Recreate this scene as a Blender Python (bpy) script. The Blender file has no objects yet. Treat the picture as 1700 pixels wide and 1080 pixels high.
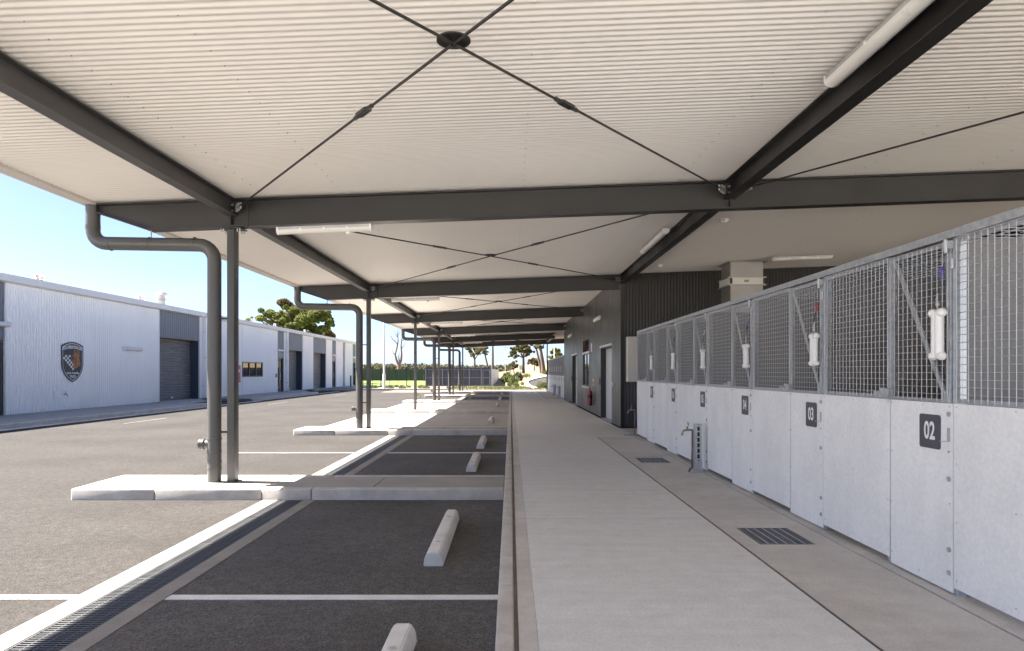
import bpy, bmesh, math, random
from mathutils import Vector, Matrix
random.seed(7)
S = bpy.context.scene
C = S.collection
R = math.radians
H = 1.35                      # camera height above the path

# ------------------------------------------------------------------ camera
cam = bpy.data.cameras.new('camera'); camo = bpy.data.objects.new('camera', cam); C.objects.link(camo)
camo.location = (0, 0, H); camo.rotation_euler = (R(90), 0, 0)
cam.sensor_width = 36; cam.lens = 24.0; cam.shift_x = 2/1700; cam.shift_y = 77.5/1700
cam.clip_start = 0.05; cam.clip_end = 6000
S.camera = camo

# ------------------------------------------------------------------ sky, sun, exposure
SUN = Vector((-2.61, 0.30, 3.45)).normalized()
w = bpy.data.worlds.new('World'); S.world = w; w.use_nodes = True
nt = w.node_tree; nt.nodes.clear()
out = nt.nodes.new('ShaderNodeOutputWorld'); bg = nt.nodes.new('ShaderNodeBackground')
sky = nt.nodes.new('ShaderNodeTexSky'); sky.sky_type = 'NISHITA'; sky.sun_disc = False
sky.sun_elevation = math.asin(SUN.z); sky.sun_rotation = math.atan2(SUN.x, SUN.y) % (2*math.pi)
sky.air_density = 0.45; sky.dust_density = 1.2; sky.ozone_density = 3.0; sky.altitude = 60
bg.inputs['Strength'].default_value = 0.05
tc = nt.nodes.new('ShaderNodeTexCoord'); mp = nt.nodes.new('ShaderNodeMapping'); mp.inputs['Scale'].default_value = (3, 3, 26)
cn = nt.nodes.new('ShaderNodeTexNoise'); cn.inputs['Scale'].default_value = 1.6; cn.inputs['Detail'].default_value = 6
cr = nt.nodes.new('ShaderNodeValToRGB'); cr.color_ramp.elements[0].position = 0.44; cr.color_ramp.elements[1].position = 0.72
sx = nt.nodes.new('ShaderNodeSeparateXYZ'); er = nt.nodes.new('ShaderNodeMapRange')
er.inputs['From Min'].default_value = 0.16; er.inputs['From Max'].default_value = 0.03; er.inputs['To Min'].default_value = 0.0; er.inputs['To Max'].default_value = 0.4
mu = nt.nodes.new('ShaderNodeMath'); mu.operation = 'MULTIPLY'
mx = nt.nodes.new('ShaderNodeMix'); mx.data_type = 'RGBA'
mx.inputs[7].default_value = (3.4, 3.9, 4.6, 1)
L = nt.links.new
L(tc.outputs['Generated'], mp.inputs['Vector']); L(mp.outputs[0], cn.inputs['Vector']); L(cn.outputs['Fac'], cr.inputs[0])
L(tc.outputs['Generated'], sx.inputs[0]); L(sx.outputs['Z'], er.inputs['Value'])
L(cr.outputs[0], mu.inputs[0]); L(er.outputs[0], mu.inputs[1]); L(mu.outputs[0], mx.inputs[0])
L(sky.outputs[0], mx.inputs[6]); L(mx.outputs[2], bg.inputs[0]); L(bg.outputs[0], out.inputs[0])
sl = bpy.data.lights.new('sun', 'SUN'); sl.energy = 5.0; sl.angle = R(0.55); sl.color = (1.0, 0.94, 0.86)
so = bpy.data.objects.new('sun', sl); C.objects.link(so); so.rotation_euler = SUN.to_track_quat('Z', 'Y').to_euler()
S.view_settings.view_transform = 'Standard'; S.view_settings.look = 'None'; S.view_settings.gamma = 1
S.view_settings.exposure = 2.82
S.render.engine = 'CYCLES'
try:
    S.cycles.max_bounces = 10; S.cycles.diffuse_bounces = 6; S.cycles.use_denoising = True
except Exception: pass

# ------------------------------------------------------------------ materials
MAT = {}
def mat(name, col, rough=0.6, metal=0.0, var=0.12, scale=3.0, stretch=(1,1,1), bump=0.0, bscale=60.0, bstretch=(1,1,1),
        speck=0.0, spscale=200.0, spec=0.5, island=0.0, col2=None, detail=5, stain=0.0, stscale=.6, staincol=(.2,.17,.14), rvar=0.08, speck2=0.0, sp2scale=14.0):
    m = bpy.data.materials.new(name); m.use_nodes = True; t = m.node_tree; n = t.nodes; l = t.links.new
    p = n['Principled BSDF']; p.inputs['Roughness'].default_value = rough; p.inputs['Metallic'].default_value = metal
    p.inputs['Specular IOR Level'].default_value = spec
    g = n.new('ShaderNodeNewGeometry')
    def noise(sc, st, det=5):
        mpp = n.new('ShaderNodeMapping'); mpp.inputs['Scale'].default_value = st; l(g.outputs['Position'], mpp.inputs['Vector'])
        nz = n.new('ShaderNodeTexNoise'); nz.inputs['Scale'].default_value = sc; nz.inputs['Detail'].default_value = det
        nz.inputs['Roughness'].default_value = 0.6
        l(mpp.outputs[0], nz.inputs['Vector']); return nz.outputs['Fac']
    def mixc(fac, a, b, mode='MIX'):
        x = n.new('ShaderNodeMix'); x.data_type = 'RGBA'; x.blend_type = mode
        for s, v in ((0, fac), (6, a), (7, b)):
            if isinstance(v, (int, float)): x.inputs[s].default_value = v
            elif isinstance(v, tuple): x.inputs[s].default_value = (*v[:3], 1)
            else: l(v, x.inputs[s])
        return x.outputs[2]
    def rng(v, a, b, c, d):
        r = n.new('ShaderNodeMapRange'); l(v, r.inputs['Value'])
        for k, q in zip(('From Min', 'From Max', 'To Min', 'To Max'), (a, b, c, d)): r.inputs[k].default_value = q
        return r.outputs[0]
    lo = tuple(c*(1-var) for c in col); hi = tuple(min(1, c*(1+var)) for c in (col2 or col))
    nf = noise(scale, stretch, detail); c = mixc(rng(nf, .32, .68, 0, 1), lo, hi)
    if stain:
        c = mixc(rng(noise(stscale, (1,1,1), 6), .5, .75, 0, stain), c, staincol)
    for speck, spscale in ((speck, spscale), (speck2, sp2scale)):
        if not speck: continue
        v = rng(noise(spscale, (1,1,1), 2), .3, .7, 1-speck, 1+speck)
        cc = n.new('ShaderNodeCombineColor'); [l(v, cc.inputs[i]) for i in range(3)]
        c = mixc(1.0, c, cc.outputs[0], 'MULTIPLY')
    if island:
        v = rng(g.outputs['Random Per Island'], 0, 1, 1-island, 1+island)
        cc = n.new('ShaderNodeCombineColor'); [l(v, cc.inputs[i]) for i in range(3)]
        c = mixc(1.0, c, cc.outputs[0], 'MULTIPLY')
    l(c, p.inputs['Base Color'])
    if rvar: l(rng(nf, .3, .7, rough-rvar, min(1, rough+rvar)), p.inputs['Roughness'])
    if bump:
        b = n.new('ShaderNodeBump'); b.inputs['Strength'].default_value = bump; b.inputs['Distance'].default_value = 0.01
        l(noise(bscale, bstretch, 3), b.inputs['Height']); l(b.outputs[0], p.inputs['Normal'])
    MAT[name] = m; return m
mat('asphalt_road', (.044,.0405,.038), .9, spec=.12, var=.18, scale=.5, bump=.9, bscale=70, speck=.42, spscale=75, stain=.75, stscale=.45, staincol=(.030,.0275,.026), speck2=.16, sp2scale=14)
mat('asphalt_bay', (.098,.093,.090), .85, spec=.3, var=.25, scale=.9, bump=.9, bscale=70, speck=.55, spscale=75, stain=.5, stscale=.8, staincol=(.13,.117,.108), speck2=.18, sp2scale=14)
mat('concrete_path', (.66,.65,.63), .8, var=.055, scale=2.2, stretch=(.35,4,1), bump=.45, bscale=55, bstretch=(.04,1,1), speck=.10, spscale=60, stain=.45, stscale=.55, staincol=(.55,.535,.51), speck2=.05, sp2scale=7)
mat('concrete_apron', (.54,.51,.475), .8, var=.1, scale=1.2, bump=.2, bscale=60, speck=.1, spscale=60, stain=.6, stscale=.8, staincol=(.38,.345,.315), speck2=.06, sp2scale=7)
mat('concrete_island', (.36,.34,.315), .85, spec=.15, var=.08, scale=2.2, bump=.2, bscale=80, speck=.08, spscale=120, stain=.25, stscale=.8, staincol=(.48,.43,.37))
mat('concrete_kerb', (.52,.49,.455), .85, spec=.15, var=.14, scale=5, bump=.45, bscale=60, speck=.12, spscale=90, stain=.3, stscale=2, staincol=(.36,.32,.27))
mat('concrete_drain', (.27,.25,.23), .85, spec=.15, var=.12, scale=4, bump=.3, bscale=60, speck=.12, spscale=80)
mat('concrete_stop', (.68,.66,.63), .8, var=.1, scale=7, bump=.3, bscale=60, speck=.08, spscale=140, stain=.3, stscale=3, staincol=(.4,.37,.33))
mat('joint_filler', (.13,.10,.082), .9, var=.3, scale=8)
mat('dark_gap', (.03,.028,.026), .9, var=.2)
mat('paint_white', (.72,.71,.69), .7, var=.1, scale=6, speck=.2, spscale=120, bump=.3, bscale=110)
mat('paint_worn', (.13,.127,.12), .8, var=.3, scale=5, speck=.3, spscale=60)
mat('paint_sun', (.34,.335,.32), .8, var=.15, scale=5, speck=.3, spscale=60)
mat('steel_dark', (.029,.0275,.027), .42, var=.1, scale=2, spec=.5, speck=.03)
mat('steel_black', (.016,.015,.0145), .4, var=.1, scale=2)
mat('beam_lit_tone', (.060,.058,.057), .42, var=.08, scale=2)  # lighter steel colour for light the left beams catch from sunlit ground
mat('column_grey', (.072,.072,.072), .42, var=.08, scale=2)
mat('pipe_grey', (.085,.083,.080), .38, var=.08, scale=3)
mat('roof_cream', (.86,.815,.76), .5, var=.025, scale=.6, spec=.35)
mat('gutter_cream', (.62,.58,.53), .5, var=.03)
mat('galvanised', (.50,.52,.54), .42, metal=.75, var=.16, scale=26, detail=2, rvar=.1)
mat('galv_wire', (.44,.44,.44), .45, metal=.6, var=.12, scale=20)
mat('galv_dull', (.46,.47,.48), .5, metal=.45, var=.1, scale=4, stretch=(1,1,.3))
mat('panel_cement', (.82,.82,.81), .7, var=.06, scale=1.7, stretch=(1,1,.35), speck=.05, spscale=40, stain=.22, stscale=2.2, staincol=(.68,.685,.68), spec=.3, speck2=.025, sp2scale=5)
mat('run_frame', (.24,.25,.26), .5, metal=.3, var=.1)
mat('kennel_inner', (.17,.17,.173), .6, var=.1, scale=2)
mat('plate_grey', (.075,.072,.085), .5, var=.05)
mat('white_plastic', (.80,.79,.77), .35, var=.02)
mat('cream_plastic', (.72,.70,.66), .35, var=.03)
mat('sign_white', (.82,.82,.82), .6, var=.02)
mat('cladding_dark', (.060,.061,.064), .38, var=.06, scale=1.2, spec=.5)
mat('corrugate_dark', (.020,.0185,.018), .4, var=.06)
mat('reveal_dark', (.035,.035,.037), .5, var=.06)
mat('door_pale', (.55,.57,.60), .45, var=.03)
mat('shed_white', (.90,.88,.845), .45, var=.03, scale=.8)
mat('shed_grey', (.14,.155,.175), .45, var=.05)
mat('shed_blue', (.050,.062,.085), .45, var=.05)
mat('roller_grey', (.21,.20,.195), .5, var=.08)
mat('shed_trim', (.68,.67,.65), .5, var=.04)
mat('shed_roof', (.62,.61,.60), .45, var=.05)
mat('frame_bronze', (.11,.10,.092), .45, var=.05)
mat('badge_black', (.018,.019,.023), .5, var=.05)
mat('badge_white', (.75,.75,.75), .55, var=.02)
mat('badge_tan', (.36,.16,.045), .6, var=.35, scale=16)
mat('badge_brown', (.10,.045,.022), .6, var=.2, scale=16)
mat('red', (.55,.03,.03), .4, var=.05)
mat('red_faded', (.62,.10,.12), .5, var=.05)
mat('brass', (.28,.24,.17), .4, metal=.8, var=.1)
mat('copper_pipe', (.16,.13,.11), .5, metal=.4, var=.3, scale=20)
mat('grate_steel', (.22,.225,.23), .5, metal=.5, var=.15, scale=9)
mat('grate_black', (.075,.075,.077), .55, metal=.2, var=.2, scale=7)
mat('black_plastic', (.02,.02,.02), .4, var=.05)
mat('cord_blue', (.08,.06,.5), .4, var=.02); mat('cord_red', (.6,.03,.03), .4, var=.02); mat('cord_purple', (.22,.04,.32), .4, var=.02)
mat('cord_orange', (.6,.18,.03), .4, var=.02); mat('cord_white', (.7,.7,.7), .4, var=.02); mat('cord_black', (.03,.03,.03), .4, var=.02)
mat('duct_steel', (.36,.345,.325), .4, metal=.55, var=.08, scale=2)
mat('dry_ground', (.17,.125,.085), .95, var=.22, scale=.25, bump=.4, bscale=8, speck=.2, spscale=6, col2=(.2,.16,.1))
mat('mulch', (.17,.125,.095), .95, var=.25, scale=.8, bump=.6, bscale=12, speck=.3, spscale=10)
mat('lawn', (.115,.17,.022), .9, var=.2, scale=.4, bump=.4, bscale=20, speck=.2, spscale=9)
mat('hill_grass', (.20,.145,.072), .95, var=.2, scale=.12, bump=.3, bscale=5, stain=.5, stscale=.06, staincol=(.1,.1,.045))
mat('leaf_pine', (.105,.12,.032), .7, var=.3, scale=.5, island=.45, col2=(.16,.17,.05), spec=.25)
mat('leaf_gum', (.10,.105,.04), .7, var=.3, scale=.4, island=.45, col2=(.10,.09,.035), spec=.25)
mat('leaf_brown', (.12,.09,.04), .7, var=.3, scale=.5, island=.4, spec=.25)
mat('leaf_shrub', (.075,.10,.038), .7, var=.3, scale=1.0, island=.4, col2=(.13,.155,.06), spec=.25)
mat('leaf_grey', (.10,.12,.07), .7, var=.25, scale=1.0, island=.4, spec=.25)
mat('bark', (.085,.062,.048), .9, var=.3, scale=3, stretch=(1,1,.3), bump=.6, bscale=10)
mat('bark_pale', (.17,.125,.10), .9, var=.3, scale=2, stretch=(1,1,.4), bump=.5, bscale=10)
mat('fence_green', (.018,.034,.031), .55, var=.08)
mat('fence_black', (.02,.02,.022), .5, var=.05)
mat('far_hill', (.07,.085,.09), .95, var=.2, scale=.006)
mat('far_leaf', (.05,.058,.032), .8, var=.3, scale=.08, island=.4, col2=(.085,.08,.042))
for nm_ in [k for k in MAT if k.startswith('leaf_') or k == 'far_leaf']:
    t_ = MAT[nm_].node_tree; p_ = t_.nodes['Principled BSDF']; o_ = t_.nodes['Material Output']
    tr_ = t_.nodes.new('ShaderNodeBsdfTranslucent'); ms_ = t_.nodes.new('ShaderNodeMixShader'); ms_.inputs[0].default_value = .38
    t_.links.new(p_.inputs['Base Color'].links[0].from_socket, tr_.inputs['Color'])
    t_.links.new(p_.outputs[0], ms_.inputs[1]); t_.links.new(tr_.outputs[0], ms_.inputs[2]); t_.links.new(ms_.outputs[0], o_.inputs['Surface'])
def glass(name, col=(.02,.022,.025), rough=.04):
    m = mat(name, col, rough, var=.0, rvar=0, spec=.9); return m
glass('glass_dark')

# ------------------------------------------------------------------ mesh helpers
class MB:
    def __init__(s): s.v = []; s.f = []
    def raw(s, v, f):
        o = len(s.v); s.v += [tuple(p) for p in v]; s.f += [tuple(i+o for i in q) for q in f]; return s
    def box(s, x0, x1, y0, y1, z0, z1):
        return s.raw([(x0,y0,z0),(x1,y0,z0),(x1,y1,z0),(x0,y1,z0),(x0,y0,z1),(x1,y0,z1),(x1,y1,z1),(x0,y1,z1)],
                     [(0,3,2,1),(4,5,6,7),(0,1,5,4),(1,2,6,5),(2,3,7,6),(3,0,4,7)])
    def bbox(s, x0, x1, y0, y1, z0, z1, b=.01, seg=2):
        bm = bmesh.new(); bmesh.ops.create_cube(bm, size=1)
        for v in bm.verts: v.co = Vector(((x0+x1)/2+v.co.x*(x1-x0), (y0+y1)/2+v.co.y*(y1-y0), (z0+z1)/2+v.co.z*(z1-z0)))
        bmesh.ops.bevel(bm, geom=list(bm.edges), offset=b, segments=seg, affect='EDGES', profile=.5)
        bm.verts.index_update(); s.raw([v.co[:] for v in bm.verts], [[v.index for v in f.verts] for f in bm.faces]); bm.free(); return s
    def prism(s, poly, fn, d0, d1):
        """closed polygon (u,v) extruded from depth d0 to d1; fn(u,v,d)->xyz"""
        n = len(poly)
        v = [fn(u, q, d0) for u, q in poly]+[fn(u, q, d1) for u, q in poly]
        f = [tuple(range(n))[::-1], tuple(range(n, 2*n))]+[(i, (i+1) % n, n+(i+1) % n, n+i) for i in range(n)]
        return s.raw(v, f)
    def tube(s, pts, r, n=8, caps=True):
        pts = [Vector(p) for p in pts]; rs = r if isinstance(r, (list, tuple)) else [r]*len(pts)
        rings = []; up = None
        for i, p in enumerate(pts):
            d = (pts[min(i+1, len(pts)-1)]-pts[max(i-1, 0)]).normalized()
            if up is None: up = Vector((0,0,1)) if abs(d.z) < .9 else Vector((0,1,0))
            a = d.cross(up).normalized(); b = a.cross(d).normalized(); up = b
            rings.append([p+(a*math.cos(2*math.pi*k/n)+b*math.sin(2*math.pi*k/n))*rs[i] for k in range(n)])
        v = [q for ring in rings for q in ring]; f = []
        for i in range(len(pts)-1):
            for k in range(n): f.append((i*n+k, i*n+(k+1) % n, (i+1)*n+(k+1) % n, (i+1)*n+k))
        if caps: f += [tuple(range(n))[::-1], tuple((len(pts)-1)*n+k for k in range(n))]
        return s.raw(v, f)
    def bar(s, a, b, wx, wz, up=(0,0,1)):
        a, b = Vector(a), Vector(b); d = (b-a).normalized(); sd = d.cross(Vector(up)).normalized(); u = sd.cross(d)
        v = [p+sd*i*wx/2+u*j*wz/2 for p in (a, b) for i, j in ((-1,-1),(1,-1),(1,1),(-1,1))]
        return s.raw(v, [(3,2,1,0),(4,5,6,7),(0,1,5,4),(1,2,6,5),(2,3,7,6),(3,0,4,7)])
    def ball(s, c, r, n=10, m=6, sc=(1,1,1)):
        v = []; f = []
        for j in range(m+1):
            t = math.pi*j/m
            for k in range(n):
                a = 2*math.pi*k/n; v.append((c[0]+r*sc[0]*math.sin(t)*math.cos(a), c[1]+r*sc[1]*math.sin(t)*math.sin(a), c[2]+r*sc[2]*math.cos(t)))
        for j in range(m):
            for k in range(n): f.append((j*n+k, (j+1)*n+k, (j+1)*n+(k+1) % n, j*n+(k+1) % n))
        return s.raw(v, f)
    def build(s, name, m, parent=None, smooth=False, kind=None):
        root = parent
        while root is not None and root.parent is not None: root = root.parent
        o3 = root.location if root is not None else Vector((0,0,0))
        me = bpy.data.meshes.new(name); me.from_pydata([(x-o3[0], y-o3[1], z-o3[2]) for x, y, z in s.v], [], s.f)
        bm = bmesh.new(); bm.from_mesh(me); bmesh.ops.recalc_face_normals(bm, faces=bm.faces); bm.to_mesh(me); bm.free()
        if smooth:
            me.polygons.foreach_set('use_smooth', [True]*len(me.polygons))
            try: me.set_sharp_from_angle(angle=R(40))
            except Exception: pass
        me.materials.append(MAT[m]); o = bpy.data.objects.new(name, me); C.objects.link(o); o.parent = parent
        if kind: o['kind'] = kind
        return o
def tag(o, label, cat, group=None, kind=None):
    o['label'] = label; o['category'] = cat
    if group: o['group'] = group
    if kind: o['kind'] = kind
    return o
def thing(name, loc, label, cat, group=None):
    o = bpy.data.objects.new(name, None); C.objects.link(o); o.location = loc; o.empty_display_size = .2
    return tag(o, label, cat, group)
def copy_tree(o, parent=None):
    c = o.copy(); C.objects.link(c); c.parent = parent
    for ch in KIDS.get(o.name, []): copy_tree(ch, c)
    return c
KIDS = {}
def index_kids(root):
    for o in list(C.objects):
        if o.parent is not None: KIDS.setdefault(o.parent.name, [])
    for o in list(C.objects):
        if o.parent is not None and o not in KIDS[o.parent.name]: KIDS[o.parent.name].append(o)
def struct(o): o['kind'] = 'structure'; return o
def text2d(body, size, xs=1.0, bold=0.0, align='CENTER'):
    cu = bpy.data.curves.new('t', 'FONT'); cu.body = body; cu.size = size; cu.align_x = align; cu.align_y = 'CENTER'; cu.offset = bold
    cu.resolution_u = 3; o = bpy.data.objects.new('t', cu); C.objects.link(o)
    dg = bpy.context.evaluated_depsgraph_get(); me = bpy.data.meshes.new_from_object(o.evaluated_get(dg))
    v = [(p.co.x*xs, p.co.y) for p in me.vertices]; f = [tuple(q.vertices) for q in me.polygons]
    bpy.data.objects.remove(o); bpy.data.meshes.remove(me); return v, f
def corrugated(length, pitch, amp, fn, ends, per=6, flat=0.0):
    """wave along u; fn(u, h, e)->xyz for e in ends"""
    n = int(length/pitch*per)+1; v = []; f = []
    for i in range(n+1):
        u = min(length, i*pitch/per); h = amp*math.sin(2*math.pi*u/pitch)
        if flat: h = max(-amp*flat, min(amp*flat, h))/flat
        for e in ends: v.append(fn(u, h, e))
    k = len(ends)
    for i in range(n):
        for j in range(k-1): f.append((i*k+j, i*k+j+1, (i+1)*k+j+1, (i+1)*k+j))
    return MB().raw(v, f)

# ------------------------------------------------------------------ ground and pavements
AZ = -0.13
def hz(x, y):
    def ss(a, b, t): t = max(0, min(1, (t-a)/(b-a))); return t*t*(3-2*t)
    return -.19+ss(62, 150, y)*ss(-14, 22, x)*3.3+ss(140, 420, y)*ss(-200, 120, x)*5
mb = MB(); xs = [-3000,-1200,-500,-250,-120]+[-60+4*i for i in range(36)]+[100,160,300,700,1500,3000]
ys = [-600,-100,0]+[50+4*i for i in range(40)]+[230,270,330,420,600,900,1500,3000]
mb.raw([(x, y, hz(x, y)) for y in ys for x in xs], [(j*len(xs)+i, j*len(xs)+i+1, (j+1)*len(xs)+i+1, (j+1)*len(xs)+i) for j in range(len(ys)-1) for i in range(len(xs)-1)])
struct(mb.build('ground', 'hill_grass', smooth=True))
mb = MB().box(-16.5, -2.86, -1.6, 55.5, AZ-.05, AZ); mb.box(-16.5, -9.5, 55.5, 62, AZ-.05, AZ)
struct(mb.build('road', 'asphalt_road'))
# parking bays under the canopy (asphalt toned lighter than the sunlit road to suit the shade)
YC = [8.45+8.08*k for k in range(-1, 6)]            # beam / column lines
ISL = [(y-.55, y+.52) for y in YC]
for k in range(len(YC)-1):
    y0, y1 = ISL[k][1], ISL[k+1][0]
    concrete = k in (2, 3)
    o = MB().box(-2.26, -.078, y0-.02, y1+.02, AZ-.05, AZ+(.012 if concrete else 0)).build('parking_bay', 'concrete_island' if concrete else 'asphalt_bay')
    struct(o)
    if concrete:
        struct(MB().box(-5.05, -2.26, y0-.02, y1+.02, AZ-.05, AZ+.012).build('concrete_bay', 'concrete_island'))
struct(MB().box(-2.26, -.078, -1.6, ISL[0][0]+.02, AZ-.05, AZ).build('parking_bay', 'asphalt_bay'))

# painted lines
def line(name, x0, x1, y0, y1, label, group):
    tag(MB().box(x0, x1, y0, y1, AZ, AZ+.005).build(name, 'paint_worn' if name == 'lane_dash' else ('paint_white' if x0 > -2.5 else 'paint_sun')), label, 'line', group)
mids = [(ISL[k][1]+ISL[k+1][0])/2 for k in range(6)]
nm = ['nearest', 'second', None, None, 'fifth', 'farthest']
for k in (0, 1, 4, 5):
    y = [4.48, 12.52, 0, 0, mids[4], mids[5]][k]
    line('bay_line', -2.25, -.085, y-.045, y+.045, f'white line dividing the {nm[k]} pair of parking bays, on shaded asphalt', 'bay divider lines')
    line('bay_line', -6.6 if k == 0 else -5.0, -2.865, y-.045, y+.045, f'white line dividing the {nm[k]} pair of parking bays, on sunlit asphalt', 'bay divider lines')
for i, (a, b) in enumerate(((19.6, 22), (31.2, 34), (43, 46))):
    line('lane_dash', -11.14, -11.06, a, b, ['nearest', 'middle', 'farthest'][i]+' white dash on the road beside the long pale building', 'lane dashes')

# islands with kerb stones
def island(k):
    y0, y1 = ISL[k]; XL, XR = -5.1, -.078
    core = struct(MB().box(XL+.03, XR-.01, y0+.03, y1-.03, AZ-.1, -.03).build('parking_island', 'concrete_kerb'))
    cuts = [XL, -4.13, -2.89, -2.31, XR]; kw = .13; g = .004
    for a, b in zip(cuts, cuts[1:]):
        for (ya, yb) in ((y0, y0+kw), (y1-kw, y1)):
            MB().bbox(a+g, b-g, ya, yb, AZ-.12, 0, .018, 3).build('kerb_stone', 'concrete_kerb', core, smooth=True)
    MB().bbox(XL, XL+kw, y0+kw+g, y1-kw-g, AZ-.12, 0, .018, 3).build('kerb_stone', 'concrete_kerb', core, smooth=True)
    sc = [XL+kw, -4.13, -2.89, -1.62, XR]
    for a, b in zip(sc, sc[1:]):
        MB().bbox(a+g, b-g, y0+kw+g, y1-kw-g, -.09, -.003, .006, 1).build('paving_slab', 'concrete_island', core)
for k in range(len(YC)): island(k)

# strip drain in each pair of bays
def strip_drain(y0, y1, label):
    t = thing('strip_drain', (-2.5, (y0+y1)/2, AZ), label, 'drain', 'strip drains across the bays')
    n = max(1, round((y1-y0)/2.9)); st = (y1-y0)/n
    for i in range(n):
        a, b = y0+i*st+.003, y0+(i+1)*st-.003
        MB().box(-2.862, -2.692, a, b, AZ-.06, AZ+.004).build('concrete_edge', 'concrete_drain', t)
        MB().box(-2.388, -2.258, a, b, AZ-.06, AZ+.004).build('concrete_edge', 'concrete_drain', t)
    MB().box(-2.7, -2.38, y0, y1, AZ-.2, AZ-.06).build('channel', 'dark_gap', t)
    n = int((y1-y0)/1.0); st = (y1-y0)/n
    for i in range(n):
        a, b = y0+i*st+.002, y0+(i+1)*st-.002
        m = MB()
        for x in (-2.688, -2.404): m.box(x, x+.012, a, b, AZ-.03, AZ+.001)
        q = int((b-a)/.03)
        for j in range(q+1): m.box(-2.676, -2.404, a+j*(b-a-.006)/q, a+j*(b-a-.006)/q+.013, AZ-.024, AZ-.001)
        for j in range(1, 4): m.box(-2.69+.075*j-.003, -2.69+.075*j+.003, a, b, AZ-.03, AZ-.0015)
        m.build('grate', 'grate_black', t)
strip_drain(ISL[0][1], ISL[1][0], 'black grated strip drain with pale concrete edges, nearest of the row')
strip_drain(ISL[1][1], ISL[2][0], 'black grated strip drain between first and second kerbed islands with columns')
strip_drain(ISL[4][1], ISL[5][0], 'distant grated strip drain before the farthest island')

# wheel stops
def wheel_stop(yc, z, label):
    t = thing('wheel_stop', (-.59, yc, z), label, 'wheel stop', 'concrete wheel stops in the parking bays')
    x0, x1, h, L_ = -.667, -.513, .105, 1.65
    prof = [(x0, 0), (x1, 0), (x1-.008, h*.62), (x1-.034, h), (x0+.034, h), (x0+.008, h*.62)]
    bm = bmesh.new(); vs = [bm.verts.new((u, yc-L_/2, z+v)) for u, v in prof]; f = bm.faces.new(vs)
    r = bmesh.ops.extrude_face_region(bm, geom=[f]); bmesh.ops.translate(bm, vec=(0, L_, 0), verts=[v for v in r['geom'] if isinstance(v, bmesh.types.BMVert)])
    bmesh.ops.bevel(bm, geom=list(bm.edges), offset=.007, segments=2, affect='EDGES'); bm.verts.index_update()
    MB().raw([v.co[:] for v in bm.verts], [[v.index for v in f.verts] for f in bm.faces]).build('body', 'concrete_stop', t, smooth=True); bm.free()
    for dy in (-.48, .48):
        MB().tube([(-.59, yc+dy, z+h-.01), (-.59, yc+dy, z+h+.003)], .026, 12).build('fixing_hole', 'concrete_apron', t)
        MB().tube([(-.59, yc+dy, z+h-.01), (-.59, yc+dy, z+h+.006)], .014, 8).build('fixing_bolt', 'galv_dull', t)
for yc, z, lb in ((2.92, AZ, 'grey concrete wheel stop in the foremost bay, cut by the picture bottom'), (6.02, AZ, 'grey concrete wheel stop just before the nearest kerbed island'),
              (10.95, AZ, 'concrete wheel stop just past the nearest kerbed island'), (14.0, AZ, 'concrete wheel stop just before the second kerbed island'),
              (20.2, AZ+.012, 'concrete wheel stop standing alone on the first concrete bay'), (29.6, AZ+.012, 'concrete wheel stop standing alone on the second, farther concrete bay'),
              (35.0, AZ, 'distant wheel stop, third from the far end'), (38.0, AZ, 'distant wheel stop, second from the far end'), (45, AZ, 'farthest wheel stop at the far end of the canopy')):
    wheel_stop(yc, z, lb)

# path, kerb, apron
kerb = struct(MB().box(-.06, .012, -1.7, 49.6, -.4, -.03).build('path_kerb', 'concrete_kerb'))
yy = -1.7
while yy < 49.5:
    MB().bbox(-.078, .018, yy+.003, min(yy+2.02, 49.6)-.003, -.3, 0, .014, 3).build('kerb_stone', 'concrete_kerb', kerb, smooth=True); yy += 2.02
MB().box(.0185, .040, -1.7, 49.6, -.3, -.007).build('joint_strip', 'joint_filler', kerb)
struct(MB().box(-30, 40, -40, -1.71, -.4, -.004).build('unseen_bounce_slab', 'concrete_path'))  # unseen concrete added behind the camera to bounce sunlight under the canopy
struct(MB().box(4.75, 40, -1.70, 49.6, -.4, -.01).build('unseen_bounce_yard', 'dry_ground'))  # unseen ground added beyond the kennels, dull tone limits bounce onto the ceiling
path = struct(MB().box(.041, 4.7, -1.7, 49.6, -.4, -.12).build('path', 'dark_gap'))
cuts = [-1.7+4.0*i for i in range(14)]
cuts = [c for c in cuts if c < 49]+[49.6]
for a, b in zip(cuts, cuts[1:]):
    MB().box(.041, .137, a+.003, b-.003, -.11, -.001).build('edge_band', 'concrete_apron', path)
    xr = 1.79 if b <= 14.5 or a > 33 else 2.62
    MB().box(.1385, xr, a+.005, b-.005, -.11, 0).build('path_slab', 'concrete_path', path)
MB().box(1.79, 1.815, -1.7, 14.3, -.11, -.006).build('joint_strip', 'joint_filler', path)
MB().box(1.79, 1.815, 34.3, 49.6, -.11, -.006).build('joint_strip', 'joint_filler', path)
for (a, b) in ((-1.7, 2.3), (2.3, 14.3), (34.3, 49.6)):
    m = MB()
    if a > 30 or a < 0: m.box(1.815, 2.575, a+.003, b-.003, -.11, -.001)
    else:
        for (u, v) in ((a+.003, 5.355), (5.915, 10.19), (10.75, b-.003)): m.box(1.815, 2.575, u, v, -.11, -.001)
        for (u, v) in ((5.355, 5.915), (10.19, 10.75)):
            m.box(1.815, 1.955, u, v, -.11, -.001); m.box(2.395, 2.575, u, v, -.11, -.001)
    m.build('apron_slab', 'concrete_apron', path)
MB().box(2.575, 2.588, -1.7, 14.3, -.11, -.006).build('joint_strip', 'joint_filler', path)
MB().box(2.588, 2.9, -1.7, 14.42, -.11, .004).build('kennel_plinth', 'concrete_apron', path)
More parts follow.
